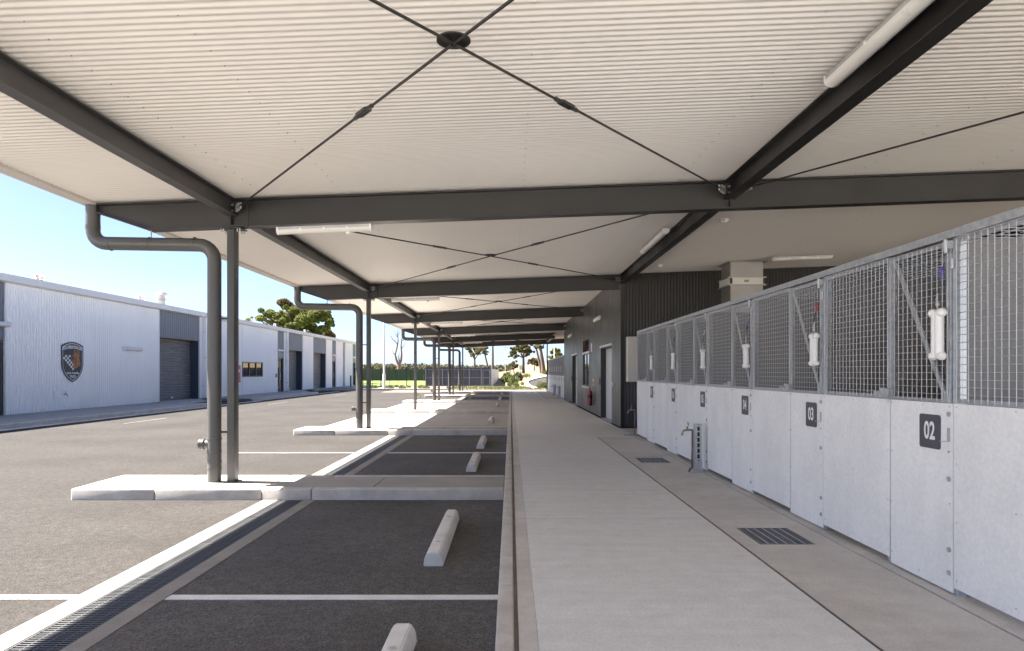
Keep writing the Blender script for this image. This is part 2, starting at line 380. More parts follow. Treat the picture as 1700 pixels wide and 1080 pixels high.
MB().box(2.588, 2.9, 33.9, 49.6, -.11, .004).build('kennel_plinth', 'concrete_apron', path)
MB().box(1.8, 9.4, 14.3, 16.45, -.11, -.002).build('apron_slab', 'concrete_apron', path)

def floor_grate(y0, y1, label):
    t = thing('floor_grate', (2.17, (y0+y1)/2, 0), label, 'grate', 'square floor grates beside the kennels')
    x0, x1 = 1.96, 2.39
    f = MB(); f.box(x0, x0+.012, y0, y1, -.04, .002); f.box(x1-.012, x1, y0, y1, -.04, .002); f.box(x0+.012, x1-.012, y0, y0+.012, -.04, .002); f.box(x0+.012, x1-.012, y1-.012, y1, -.04, .002)
    f.build('rim', 'grate_steel', t); MB().box(x0, x1, y0, y1, -.1, -.06).build('sump', 'dark_gap', t)
    m = MB()
    for i in range(1, 26): yb = y0+i*(y1-y0)/26; m.box(x0+.012, x1-.012, yb-.003, yb+.003, -.035, -.001)
    m.build('bearing_bars', 'grate_steel', t)
    m = MB()
    for i in range(1, 6): xb = x0+i*(x1-x0)/6; m.box(xb-.004, xb+.004, y0+.012, y1-.012, -.02, .0015)
    m.build('cross_bars', 'galv_dull', t)
floor_grate(5.36, 5.91, 'square steel floor grate in the concrete nearer the camera')
floor_grate(10.195, 10.745, 'square steel floor grate in the concrete farther along the kennels')

# ------------------------------------------------------------------ canopy
canopy = thing('canopy', (-3.44, 8.45, 0), 'long canopy with cream corrugated roof and dark steel columns and beams over parking bays', 'canopy')
SL = .037; EX, RX = -5.10, 14.0; RY0, RY1 = -.35, 49.4
def zt(x): return 3.606+SL*x            # top of rafters
def zr(x): return 3.628+SL*x            # mean plane of the roof sheet
corrugated(RY1-RY0, .0762, .0040, lambda u, h, e: (e, RY0+u, zr(e)+h), [EX, RX], per=8).build('roof_sheet', 'roof_cream', canopy, smooth=True)
MB().prism([(EX, zr(EX)+.05), (RX, zr(RX)+.05), (RX, zr(RX)+.07), (EX, zr(EX)+.07)], lambda u, v, d: (u, d, v), RY0, RY1).build('roof_top', 'shed_roof', canopy)
# gutter
g0 = EX-.16; zg = zr(EX)
mgut = MB(); mgut.box(g0, EX+.014, RY0, RY1, zg-.035, zg-.028); mgut.box(g0-.004, g0, RY0, RY1, zg-.035, zg+.1); mgut.box(EX+.010, EX+.014, RY0, RY1, zg-.028, zg-.0043)
mgut.build('gutter', 'gutter_cream', canopy)
MB().box(EX-.004, EX-.001, RY0, RY1, zg-.02, zg+.05).build('eave_gap_shade', 'dark_gap', canopy)  # dark strip standing in for the shade inside the gutter, seen between ribs
# sheet screws
m = MB(); i = 0
for x in (-3.0, -2.05, .15, 2.05, 4.2, 5.6):
    yv = 1.0
    while yv < 24:
        yq = RY0+(math.floor((yv-RY0)/.0762)+.75)*.0762
        m.box(x-.004, x+.004, yq-.004, yq+.004, zr(x)-.012, zr(x)-.004); yv += .2286
m.build('roof_screws', 'galv_dull', canopy, kind='stuff')
BD, FW, FT, WT = .345, .17, .016, .012
def rafter(k, y, xl, xr):
    tf = lambda x, dz: zt(x)-dz
    mb_ = MB()
    tap = -4.46
    # web with tapered left end
    poly = [(xl, tf(xl, FT)), (xl, tf(xl, .10)), (tap, tf(tap, BD-FT)), (xr, tf(xr, BD-FT)), (xr, tf(xr, FT))]
    mb_.prism(poly, lambda u, v, d: (u, d, v), y-WT/2, y+WT/2)
    mb_.prism([(xl, tf(xl, FT)), (xr, tf(xr, FT)), (xr, tf(xr, 0)), (xl, tf(xl, 0))], lambda u, v, d: (u, d, v), y-FW/2, y+FW/2)
    mb_.prism([(tap, tf(tap, BD)), (xr, tf(xr, BD)), (xr, tf(xr, BD-FT)), (tap, tf(tap, BD-FT))], lambda u, v, d: (u, d, v), y-FW/2, y+FW/2)
    mb_.prism([(xl, tf(xl, .116)), (tap, tf(tap, BD)), (tap, tf(tap, BD-FT)), (xl, tf(xl, .10))], lambda u, v, d: (u, d, v), y-FW/2, y+FW/2)
    mb_.prism([(xl-.008, tf(xl, .116)), (xl, tf(xl, .116)), (xl, tf(xl, 0)), (xl-.008, tf(xl, 0))], lambda u, v, d: (u, d, v), y-FW/2, y+FW/2)
    b = mb_.build('rafter', 'steel_dark', canopy)
    for xs_ in (-3.44, 2.70):
        if xs_ > xr: continue
        for sgn in (-1, 1):
            MB().box(xs_-.005, xs_+.005, y+(.007 if sgn > 0 else -.083), y+(.083 if sgn > 0 else -.007), zt(xs_)-BD+FT, zt(xs_)-FT).build('stiffener', 'steel_dark', b)
    # bracket and bolts over the column
    pl = MB().box(-3.44-.14, -3.44+.14, y-.1, y+.1, zt(-3.44)-BD-.022, zt(-3.44)-BD-.008).build('cap_plate', 'steel_dark', b)
    for dx in (-.115, -.085, .085, .115):
        for dy in (-.07, .07):
            MB().tube([(-3.44+dx, y+dy, zt(-3.44)-BD-.06), (-3.44+dx, y+dy, zt(-3.44)-BD-.005)], .009, 6).build('bolt', 'galv_dull', b)
    MB().tube([(-3.22, y-.095, zt(-3.2)), (-3.22, y-.095, zt(-3.2)-BD-.02), (-3.0, y-.07, zt(-3.2)-BD-.028)], .011, 6).build('conduit', 'steel_dark', b)
    return b
for k, y in enumerate(YC):
    rafter(k, y, -5.08, 13.9 if k in (0, 1, 6) else 2.63)
def ubeam(x, y0, y1, d=.2, fw=.13):
    z1 = zt(x)-.002
    m_ = MB(); m_.box(x-fw/2, x+fw/2, y0, y1, z1-.011, z1); m_.box(x-fw/2, x+fw/2, y0, y1, z1-d, z1-d+.011); m_.box(x-.004, x+.004, y0, y1, z1-d+.011, z1-.011)
    b = m_.build('purlin_beam', 'steel_black' if x > 0 else 'beam_lit_tone', canopy)
    for yy_, s_ in ((y0, 1), (y1, -1)):
        q = MB()
        for dz in (.05, .12):
            for sx_ in (-1, 1): q.tube([(x+sx_*.006, yy_+s_*.05, z1-dz-.02), (x+sx_*.03, yy_+s_*.05, z1-dz-.02)], .012, 6)
        q.build('bolts', 'galv_dull', b, kind='stuff')
for k in range(len(YC)-1):
    ubeam(-3.44, YC[k]+.008, YC[k+1]-.008)
    if k in (0, 1): ubeam(2.70, YC[k]+.008, YC[k+1]-.008, .22, .14); ubeam(8.84, YC[k]+.008, YC[k+1]-.008, .22, .14)
    if k == 5: ubeam(2.60, YC[k]+.008, YC[k+1]-.008, .22, .14)
# cross bracing
def brace(k, x0, x1):
    ya, yb = YC[k]+.12, YC[k+1]-.12; xa, xb = x0+.1, x1-.1
    c = Vector(((x0+x1)/2, (ya+yb)/2, zt((x0+x1)/2)-.12))
    disc = MB().tube([c+Vector((0,0,.014)), c+Vector((0,0,.026))], .11, 24).build('brace_disc', 'steel_black', canopy)
    for cx, cy in ((xa, ya), (xa, yb), (xb, ya), (xb, yb)):
        e = Vector((cx, cy, zt(cx)-.13)); d = (e-c).normalized()
        rod = MB().tube([c+d*.02, e], .0105, 8).build('brace_rod', 'steel_black', canopy, smooth=True)
        t0 = c+d*1.35; sd = d.cross(Vector((0,0,1))).normalized()
        m_ = MB()
        for s_ in (-1, 1):
            m_.bar(t0+sd*s_*.026-d*.085, t0+sd*s_*.026+d*.085, .012, .022)
            m_.bar(t0-d*.085+sd*s_*.02, t0-d*.13, .014, .02); m_.bar(t0+d*.085+sd*s_*.02, t0+d*.13, .014, .02)
        m_.tube([t0-d*.16, t0-d*.1], .018, 6); m_.tube([t0+d*.1, t0+d*.16], .018, 6)
        m_.build('turnbuckle', 'steel_dark', rod)
        m_ = MB(); m_.bar(e-d*.16, e+d*.06, .016, .07); m_.tube([e-Vector((0,0,.045)), e+Vector((0,0,.05))], .016, 6); m_.tube([e-d*.07-Vector((0,0,.045)), e-d*.07+Vector((0,0,.05))], .014, 6)
        m_.build('brace_cleat', 'galv_dull', rod)
for k in range(len(YC)-1): brace(k, -3.44, 2.70)
brace(0, 2.70, 8.84)
# columns
for k, y in enumerate(YC):
    zc = zt(-3.44)-BD-.022
    col = MB().bbox(-3.44-.045, -3.44+.045, y-.075, y+.075, -.02, zc, .008, 2).build('column', 'column_grey', canopy, smooth=True)
    MB().box(-3.44-.075, -3.44+.075, y-.1, y+.1, -.004, .008).build('base_plate', 'steel_dark', col)
MB().bbox(2.56, 2.65, YC[6]-.05, YC[6]+.05, 0, zt(2.6)-BD, .008, 2).build('column', 'column_grey', canopy, smooth=True)
for yq in (YC[0], YC[1]): MB().bbox(8.84-.06, 8.84+.06, yq-.075, yq+.075, 0, zt(8.84)-BD, .008, 2).build('column', 'column_grey', canopy, smooth=True)
# downpipes
def arc(c, r, a0, a1, y, n=6): return [(c[0]+r*math.cos(a0+(a1-a0)*i/n), y, c[1]+r*math.sin(a0+(a1-a0)*i/n)) for i in range(n+1)]
for k, y in enumerate(YC):
    if k == 3: continue
    yp = y-.02; xg, xp, r = -5.16, -3.66, .082
    zt_, zh = 3.42, 2.94
    pts = [(xg, yp, zt_)]+arc((xg+.17, zh+.17), .17, math.pi, 1.5*math.pi, yp)+arc((xp-.19, zh-.02-.19), .19, .5*math.pi, 0, yp)+[(xp, yp, -.01)]
    dp = MB().tube(pts, r, 20).build('downpipe', 'pipe_grey', canopy, smooth=True)
    for zz in (.16, .24, .36, .52): MB().tube([(xp, yp, zz), (xp, yp, zz+.02)], r+.006, 20).build('pipe_collar', 'pipe_grey', dp, smooth=True)
    for zz in (3.12, 3.15): MB().tube([(xg, yp, zz), (xg, yp, zz+.014)], r+.004, 20).build('pipe_collar', 'pipe_grey', dp, smooth=True)
    for xx in (xg+.22, (xg+xp)/2-.05, xp-.24):
        MB().tube([(xx, yp, zh-.006), (xx+.008, yp, zh-.006)], r+.004, 20).build('pipe_collar', 'pipe_grey', dp, smooth=True)
    q = MB(); q.tube([(xp, yp, .46), (xp-.13, yp-.01, .46)], .052, 16); q.tube([(xp-.12, yp-.01, .46), (xp-.15, yp-.012, .46)], .066, 16); q.tube([(xp-.155, yp-.012, .46), (xp-.18, yp-.014, .46)], .066, 16)
    q.build('inspection_cap', 'pipe_grey', dp, smooth=True)
    for zz in (.6, 2.0): MB().box(xp+.07, -3.44-.04, yp-.01, yp+.01, zz, zz+.025).build('pipe_bracket', 'steel_dark', dp)
    MB().tube([(-4.44, yp, zh+.07), (-4.44, yp, zt(-4.44)-BD+.005)], .009, 6).build('pipe_hanger', 'galv_dull', dp)

# ------------------------------------------------------------------ batten lights and detectors
def batten(a, b, up, label, group=None, wd=.1, ht=.085, mb_name='batten_light'):
    a, b = Vector(a), Vector(b); d = (b-a).normalized(); n = Vector(up); s_ = d.cross(n).normalized(); L_ = (b-a).length
    t = thing(mb_name, (a+b)/2, label, 'light', group)
    fn = lambda u, v, q: tuple(a+d*q+s_*u-n*v)
    MB().prism([(-wd/2, 0), (wd/2, 0), (wd/2, ht*.4), (-wd/2, ht*.4)], fn, 0, L_).build('body', 'frame_bronze' if group == 'dark' else 'galv_dull', t)
    prof = [(-wd/2-.004, ht*.4)]+[(-(wd/2+.004)*math.cos(math.pi*i/8), ht*.4+ht*.6*math.sin(math.pi*i/8)) for i in range(1, 8)]+[(wd/2+.004, ht*.4)]
    MB().prism(prof, fn, .012, L_-.012).build('diffuser', 'cream_plastic', t, smooth=True)
    for q in (.25*L_, .5*L_, .75*L_):
        MB().prism([(-wd/2-.008, ht*.25), (-wd/2-.003, ht*.25), (-wd/2-.003, ht*.62), (-wd/2-.008, ht*.62)], fn, q-.012, q+.012).build('clip', 'white_plastic', t)
        MB().prism([(wd/2+.003, ht*.25), (wd/2+.008, ht*.25), (wd/2+.008, ht*.62), (wd/2+.003, ht*.62)], fn, q-.012, q+.012).build('clip', 'white_plastic', t)
    for q0, q1 in ((-.01, .012), (L_-.012, L_+.01)):
        MB().prism(prof+[(wd/2+.004, 0), (-wd/2-.004, 0)], fn, q0, q1).build('end_cap', 'white_plastic', t)
    return t
ordn = ['', 'nearest', 'second', 'third', 'fourth', 'fifth', 'farthest']
for k in range(1, 7):
    y = YC[k]-.05; x0, x1 = -2.86, -1.72; dz = BD+.03
    t = batten((x0, y, zt(x0)-dz), (x1, y, zt(x1)-dz), (0, 0, 1), f'white batten light under the {ordn[k]} cross beam, beside its column', 'batten lights under cross beams')
    MB().tube([(-2.0, y, zt(-2)-dz-.11), (-2.0, y, zt(-2)-dz-.075)], .028, 10).build('sensor', 'white_plastic', t)
batten((2.52, 2.9, zt(2.5)-.03), (2.52, 5.35, zt(2.5)-.03), (0, 0, 1), 'long batten light on the dark beam at the top right of picture', None, .12)
batten((2.50, 11.0, zt(2.5)-.03), (2.50, 12.9, zt(2.5)-.03), (0, 0, 1), 'short looking batten light on the dark beam above the far kennels', None, .11)
batten((5.55, 14.4, zr(5.5)-.06), (6.75, 14.4, zr(6.7)-.06), (0, 0, 1), 'batten light on the ceiling right of the metal duct', None, .13)
def detector(x, y, label):
    t = thing('smoke_detector', (x, y, zr(x)-.01), label, 'detector', 'ceiling smoke detectors')
    z = zr(x)-.008
    MB().tube([(x, y, z), (x, y, z-.03)], .065, 16).build('base', 'white_plastic', t, smooth=True)
    MB().tube([(x, y, z-.03), (x, y, z-.05), (x, y, z-.065)], [.05, .045, .02], 16).build('head', 'white_plastic', t, smooth=True)
detector(3.35, 10.7, 'round white smoke detector on ceiling nearer the long cross beam')
detector(3.33, 15.2, 'round white smoke detector on ceiling close to the black corrugated wall')

# ------------------------------------------------------------------ kennels
KX, KM, DW = 2.668, 1.714, .682
PH, TH = 1.16, 2.215
def build_kennel(y0):
    t = thing('dog_kennel', (KX, y0, 0), '', 'kennel', 'numbered dog kennels')
    B = lambda *a: MB().box(KX+a[0], KX+a[1], y0+a[2], y0+a[3], a[4], a[5])
    MB().bbox(KX, KX+.012, y0+DW+.009, y0+KM-.004, .05, PH, .002, 1).build('fixed_panel', 'panel_cement', t)
    B(.016, .066, -.024, .026, .004, TH-.052).build('post', 'galvanised', t)
    B(.020, .056, DW+.030, DW+.068, .004, TH-.052).build('post', 'galvanised', t)
    B(-.004, .052, 0, KM, TH-.05, TH).build('top_rail', 'galvanised', t)
    fy0, fy1 = DW+.012, KM-.032
    m = MB(); z0, z1 = PH+.003, TH-.056
    for (a, b) in ((fy0, fy0+.032), (fy1-.032, fy1)): m.box(KX+.002, KX+.014, y0+a, y0+b, z0, z1)
    m.box(KX+.002, KX+.014, y0+fy0+.032, y0+fy1-.032, z0, z0+.028); m.box(KX+.002, KX+.014, y0+fy0+.032, y0+fy1-.032, z1-.034, z1)
    fr = m.build('mesh_frame', 'galvanised', t)
    def wires(a, b, z0_, z1_, x=-.003, wd=.0036):
        q = MB(); n = round((b-a)/.054)
        def stick(p, d):
            # 4-sided wire without caps
            p = Vector(p); e = Vector(d)
            ax = Vector((1,0,0)); bx = e.cross(ax).normalized()
            v = [p+s_*ax*wd/2*math.sqrt(2)*i+bx*wd/2*math.sqrt(2)*j for s_ in (1,) for i, j in ((1,0),(0,1),(-1,0),(0,-1))]
            v += [u+e for u in v]; q.raw(v, [(0,1,5,4),(1,2,6,5),(2,3,7,6),(3,0,4,7)])
        for i in range(n+1): stick((KX+x-.0034, y0+a+(b-a)*i/n, z0_), (0, 0, z1_-z0_))
        n = round((z1_-z0_)/.044)
        for i in range(n+1): stick((KX+x, y0+a, z0_+(z1_-z0_)*i/n), (0, b-a, 0))
        return q
    wires(fy0+.008, fy1-.008, z0+.008, z1-.01).build('wire_mesh', 'galv_wire', fr, kind='stuff')
    # door
    dy0, dy1 = .032, DW-.002; dz1 = TH-.066
    m = MB()
    for (a, b) in ((dy0, dy0+.036), (dy1-.036, dy1)): m.box(KX+.001, KX+.03, y0+a, y0+b, z0, dz1)
    m.box(KX+.001, KX+.03, y0+dy0+.036, y0+dy1-.036, z0, z0+.02); m.box(KX+.001, KX+.03, y0+dy0+.036, y0+dy1-.036, dz1-.03, dz1)
    dr = m.build('door', 'galvanised', t)
    MB().bbox(KX, KX+.012, y0+.004, y0+DW-.005, .014, PH, .002, 1).build('door_panel', 'panel_cement', dr)
    wires(dy0+.008, dy1-.008, z0+.008, dz1-.008).build('wire_mesh', 'galv_wire', dr, kind='stuff')
    MB().bar((KX+.012, y0+dy1-.04, dz1-.03), (KX+.012, y0+dy0+.05, z0+.03), .034, .01, (1, 0, 0)).build('diagonal_brace', 'galvanised', dr)
    MB().box(KX-.004, KX+.004, y0+dy0+.002, y0+dy0+.075, z0, z0+.07).build('gusset', 'galvanised', dr)
    q = MB()
    for zz in (1.095, .865, .7, .27, .13): q.tube([(KX-.008, y0+.036, zz), (KX+.002, y0+.036, zz)], .016 if zz != .865 else .006, 10)
    q.tube([(KX-.012, y0+.05, z0+.035), (KX, y0+.05, z0+.035)], .013, 10)
    q.build('hinge_bolts', 'galv_dull', dr, kind='stuff')
    q = MB()
    for yy_, zz in ((.3, 1.14), (.03, 1.14), (.66, 1.14), (.66, .8), (.66, .45), (.66, .1), (.03, .55), (.34, .06)): q.tube([(KX-.003, y0+yy_, zz), (KX, y0+yy_, zz)], .005, 6)
    q.build('panel_screws', 'galv_dull', dr, kind='stuff')
    q = MB()
    for yy_, zz in ((.71, 1.14), (1.2, 1.14), (1.68, 1.14), (.71, .8), (1.68, .8), (.71, .45), (1.68, .45), (.71, .1), (1.68, .1), (1.2, .1), (1.2, .6)): q.tube([(KX-.002, y0+yy_, zz), (KX+.001, y0+yy_, zz)], .005, 6)
    q.build('panel_screws', 'galv_dull', t, kind='stuff')
    m = MB(); m.box(KX-.005, KX-.001, y0+.028, y0+.05, .93, 1.01); m.box(KX-.045, KX-.001, y0+.034, y0+.044, .926, .93); m.box(KX-.045, KX-.041, y0+.034, y0+.06, .926, .93)
    m.build('lead_hook', 'galv_dull', t)
    # latch
    m = MB(); m.box(KX-.034, KX-.002, y0+DW+.012, y0+DW+.075, 1.175, 1.24); m.box(KX-.04, KX-.008, y0+DW-.05, y0+DW+.008, 1.185, 1.235)
    lt = m.build('latch', 'galvanised', t)
    MB().tube([(KX-.024, y0+DW+.05, 1.207), (KX-.085, y0+DW+.05, 1.207)], .013, 10).build('latch_bolt', 'galv_dull', lt)
    m = MB(); m.box(KX-.02, KX+.03, y0+.02, y0+.075, TH-.115, TH-.067); m.tube([(KX-.022, y0+.035, TH-.14), (KX-.022, y0+.035, TH-.06)], .012, 8)
    m.build('hinge', 'galv_dull', t)
    m = MB(); m.tube([(KX-.005, y0+.0, TH-.24), (KX-.005, y0+.0, TH-.18)], .01, 8); m.build('hinge_pin', 'galv_dull', t)
    # inside
    B(.07, 2.0, KM-.02, KM+.018, .02, TH-.06).build('partition', 'kennel_inner', t)
    B(2.0, 2.03, 0, KM, .0, TH-.06).build('back_wall', 'kennel_inner', t)
    B(.1, 2.0, .02, KM-.02, -.01, .012).build('floor', 'concrete_apron', t)
    q = MB()
    for i in range(24): q.box(KX+.06+i*.082, KX+.064+i*.082, y0, y0+KM-.02, TH-.03, TH-.026)
    for i in range(20): q.box(KX+.05, KX+2.0, y0+.02+i*.084, y0+.024+i*.084, TH-.034, TH-.03)
    q.build('roof_mesh', 'galv_wire', t, kind='stuff')
    B(.3, 2.0, 0, KM-.02, TH-.014, TH-.006).build('roof_sheet', 'corrugate_dark', t) if False else None
    # number plate
    pw, ph = .215, .215; yc, zc = .223, .975; r = .018
    poly = []
    for cx, cy, a in ((pw/2-r, ph/2-r, 0), (-pw/2+r, ph/2-r, 90), (-pw/2+r, -ph/2+r, 180), (pw/2-r, -ph/2+r, 270)):
        poly += [(cx+r*math.cos(R(a+22.5*i)), cy+r*math.sin(R(a+22.5*i))) for i in range(5)]
    np_ = MB().prism(poly, lambda u, v, d: (KX+d, y0+yc-u, zc+v), -.0055, -.0015).build('number_plate', 'plate_grey', t)
    return t, np_, yc, zc
KY2 = 4.118
proto, plate, pyc, pzc = build_kennel(KY2)
index_kids(proto)
def number_on(parent_plate, y0, s):
    v, f = text2d(s, .155, .74, .0042)
    MB().raw([(KX-.0066, y0+pyc-u, pzc+q) for u, q in v], f).build('number', 'sign_white', parent_plate)
klabel = {1: 'nearest dog kennel, cut by the right edge of the picture', 2: 'dog kennel with grey number plate 02 on its door, nearest full one', 3: 'dog kennel with grey number plate 03 on its door, second full one from the camera',
          4: 'dog kennel with grey number plate 04 on its door, third full one from the camera', 5: 'dog kennel with grey number plate 05 on its door, behind the slotted tap post', 6: 'dog kennel with plate 06, second from the far end of the near row',
          7: 'dog kennel with plate 07 at the far end of the near row'}
made = {}
def place(y0, label, group):
    c = copy_tree(proto); c.location = (KX, y0, 0); c['label'] = label; c['group'] = group; return c
for n in (1, 3, 4, 5, 6, 7):
    made[n] = place(KY2+KM*(n-2), klabel[n], 'numbered dog kennels')
made[2] = proto; proto['label'] = klabel[2]
far = ['nearest', 'second', 'third', 'fourth', 'fifth', 'sixth', 'seventh', 'eighth', 'farthest']
FY0 = 34.0
for i in range(9):
    o = place(FY0+KM*i, f'far dog kennel past the dark building, {far[i]} of its row of nine', 'kennels beyond the dark building')
for n, root in made.items():
    for ch in root.children:
        if ch.name.startswith('number_plate'): number_on(ch, KY2+KM*(n-2), '%02d' % n)
# end pieces of the rows
for (yy_, lb) in ((KY2+KM*6, 'galvanised end post and grey end panel closing the far end of the near kennel row'), (FY0+KM*9, 'end post closing the far end of the distant kennel row')):
    t = thing('kennel_end_frame', (KX, yy_, 0), lb, 'frame')
    MB().box(KX+.0, KX+.05, yy_+.003, yy_+.045, .004, TH).build('post', 'galvanised', t)
    MB().box(KX+.052, KX+2.03, yy_+.02, yy_+.04, .03, TH-.02).build('end_panel', 'kennel_inner', t)
t = thing('kennel_end_frame', (KX, FY0, 0), 'grey end panel at the near end of the distant kennel row', 'frame')
MB().box(KX+.0, KX+2.03, FY0-.07, FY0-.03, .03, TH-.0).build('end_panel', 'kennel_inner', t)

# hanging bone toys
def bone(yb, zc, L_, cordmat, label, tilt=0.0):
    x = KX-.035
    t = thing('bone_toy', (x, yb, zc), label, 'dog toy', 'white bones hanging on the kennel doors')
    m = MB()
    top, bot = zc+L_/2, zc-L_/2
    for s_ in (-1, 1):
        y1_, y2_ = yb+s_*.019+tilt*.5, yb+s_*.019-tilt*.5
        m.tube([(x, y1_, top-.01), (x, y2_, bot+.01)], .026, 12)
        for (yy_, zz) in ((y1_, top-.022), (y2_, bot+.022)): m.ball((x, yy_+s_*.022, zz), .031, 12, 8, (1, 1, .85))
    m.build('bone', 'white_plastic', t, smooth=True)
    yt = yb+tilt*.5
    MB().ball((x, yt, top+.03), .013).build('ring', 'galv_dull', t)
    q = MB(); q.tube([(x, yt, top-.01), (x, yt, top+.1)], .004, 6); q.tube([(x+.0, yt+.008, top+.04), (x, yt+.011, top+.065), (x, yt, top+.085)], .004, 6); q.build('clip', 'galv_dull', t)
    MB().tube([(x, yt, top+.1), (x+.012, yt-.004, top+.2)], .003, 6).build('chain', 'cord_black', t)
    MB().tube([(x+.012, yt-.004, top+.19), (x+.02, yt-.008, top+.25), (x+.035, yt-.004, top+.262)], .0055, 6).build('carabiner', cordmat, t)
names = {2: ('cord_blue', 'blue', .31, 1.582, .0), 3: ('cord_red', 'red', .28, 1.545, .0), 4: ('cord_purple', 'purple', .265, 1.53, .0), 5: ('cord_white', 'pale', .27, 1.53, .01), 6: ('cord_black', 'dark', .265, 1.53, -.01), 7: ('cord_orange', 'orange', .265, 1.53, .012)}
for n, (cm, cw, L_, zc, tl) in names.items():
    bone(KY2+KM*(n-2)+.095, zc, L_, cm, f'white plastic bone hung by a {cw} clip on kennel door {n:02d}', tl)
for i in range(7):
    bone(FY0+KM*(i+1)+.1, 1.53, .3, 'cord_black', f'small white bone on the {far[i+1]} kennel of the distant row')

# taps
def tap(x, y, z, dirx, m_body, parent):
    q = MB(); q.tube([(x, y, z), (x+dirx*.09, y, z), (x+dirx*.13, y, z-.012), (x+dirx*.145, y, z-.05)], [.013, .014, .014, .012], 8)
    q.tube([(x+dirx*.075, y, z+.01), (x+dirx*.075, y, z+.05)], .012, 8); q.tube([(x+dirx*.06, y, z+.055), (x+dirx*.07, y, z+.11)], .008, 6)
    q.tube([(x+dirx*.145, y, z-.045), (x+dirx*.145, y, z-.075)], .015, 8)
    return q.build('tap', m_body, parent, smooth=True)
def standpipe(y, label, x=2.545):
    t = thing('water_standpipe', (x, y, 0), label, 'tap')
    m = MB(); w_ = .041; hx = .046
    m.box(x-hx, x-hx+.004, y-w_, y+w_, .01, .64); m.box(x-hx+.004, x+hx, y+w_-.004, y+w_, .01, .64)
    m.box(x-hx+.004, x-.014, y-w_, y-w_+.004, .01, .64); m.box(x+.018, x+hx, y-w_, y-w_+.004, .01, .64)
    for i in range(9): m.box(x-.014, x+.018, y-w_, y-w_+.004, .01+i*.075, .01+i*.075+.02)
    m.box(x-hx, x+hx, y-w_-.001, y+w_+.001, .64, .645)
    m.build('channel', 'galvanised', t)
    MB().box(x-hx+.006, x+hx-.002, y-.02, y+.02, .02, .63).build('channel_shade', 'dark_gap', t)  # dark block painted as the shade seen through the slots
    m = MB(); m.box(x-hx-.004, x+hx+.004, y-w_-.008, y-w_-.001, .0, .15); m.box(x-.11, x+hx, y-.1, y+.06, .0, .008); m.build('foot_bracket', 'galvanised', t)
    m = MB()
    for zz in (.04, .1): m.tube([(x, y-w_-.014, zz), (x, y-w_-.006, zz)], .012, 6)
    m.build('bracket_bolts', 'galv_dull', t)
    MB().tube([(x-.075, y-.02, .56), (x-.077, y-.02, .3), (x-.08, y-.02, .06), (x-.115, y-.03, .035), (x-.13, y-.05, -.01)], .014, 8).build('pipe', 'copper_pipe', t, smooth=True)
    tap(x-.07, y-.02, .565, -1, 'brass', t)
standpipe(9.3, 'galvanised slotted standpipe with brass tap before kennel 05')
standpipe(39.4, 'distant galvanised tap post before the far kennel row, farther one', 2.55)
standpipe(35.6, 'distant galvanised tap post before the far kennel row, nearer one', 2.55)
t = thing('water_standpipe', (2.62, 14.5, 0), 'thin tap pipe at the far end of the near kennel row', 'tap')
MB().tube([(2.63, 14.48, .01), (2.63, 14.48, .55)], .013, 8).build('pipe', 'copper_pipe', t); tap(2.63, 14.48, .55, -1, 'brass', t)
MB().box(2.4, 2.66, 14.42, 14.52, .0, .03).build('foot_bracket', 'galv_dull', t)
t = thing('column_tap', (-3.38, YC[3], .5), 'small brass tap on the canopy column without a downpipe', 'tap'); tap(-3.40, YC[3], .5, 1, 'brass', t)

# ------------------------------------------------------------------ dark building past the kennels
BX, BY0, BY1 = 2.655, 16.5, 33.9
off = thing('dark_building', (BX, BY0, 0), 'dark grey clad building with doors and window under the canopy', 'building')
corrugated(13.9-BX-.06, .0762, .009, lambda u, h, e: (BX+.06+u, BY0+h, e), [.03, 4.07], per=8).build('corrugated_wall', 'corrugate_dark', off, smooth=True)
MB().box(BX+.06, 13.9, BY0+.02, BY0+.1, 0, 4.07).build('inner_wall', 'reveal_dark', off)
MB().box(BX-.004, BX+.07, BY0-.018, BY0+.02, .02, 3.72).build('corner_trim', 'corrugate_dark', off)
MB().box(BX+.02, 13.9, BY0-.02, BY0+.02, -.0, .05).build('base_flashing', 'corrugate_dark', off)
openings = [(17.95, 20.15, 0, 2.06), (27.3, 29.5, 0, 2.06), (23.15, 25.25, .84, 2.52)]
yv = BY0+.02; pitch = .41
while yv < BY1-.01:
    ye = min(BY1, yv+pitch)
    segs = [(yv, ye)]
    for (a, b, z0, z1) in openings:
        if a < ye and b > yv: pass
    # split panel around openings
    cutsy = sorted({yv, ye}|{q for o_ in openings for q in o_[:2] if yv < q < ye})
    for a, b in zip(cutsy, cutsy[1:]):
        mid = (a+b)/2; op = [o_ for o_ in openings if o_[0] < mid < o_[1]]
        spans = [(.03, 3.74)] if not op else ([(op[0][3], 3.74)]+([(.03, op[0][2])] if op[0][2] > .1 else []))
        for z0, z1 in spans:
            MB().bbox(BX, BX+.03, a+.006 if a == yv else a, b-.006 if b == ye else b, z0, z1, .004, 1).build('cladding_panel', 'cladding_dark', off)
    yv = ye
MB().box(BX+.22, BX+.3, BY0+.1, BY1, 0, 3.7).build('inner_wall', 'reveal_dark', off)
MB().box(BX+.031, BX+.05, BY0+.02, BY0+1.4, 0, 3.7).build('backing', 'reveal_dark', off)
MB().box(BX-.004, BX+.25, BY1, BY1+.05, 0, 3.72).build('end_wall', 'cladding_dark', off)
MB().box(BX+.25, 9.5, BY1-.03, BY1+.05, 0, 3.8).build('end_wall', 'cladding_dark', off)
MB().box(BX-.012, BX-.001, BY0, BY1, 3.60, 3.70).build('head_trim', 'cladding_dark', off) if False else None
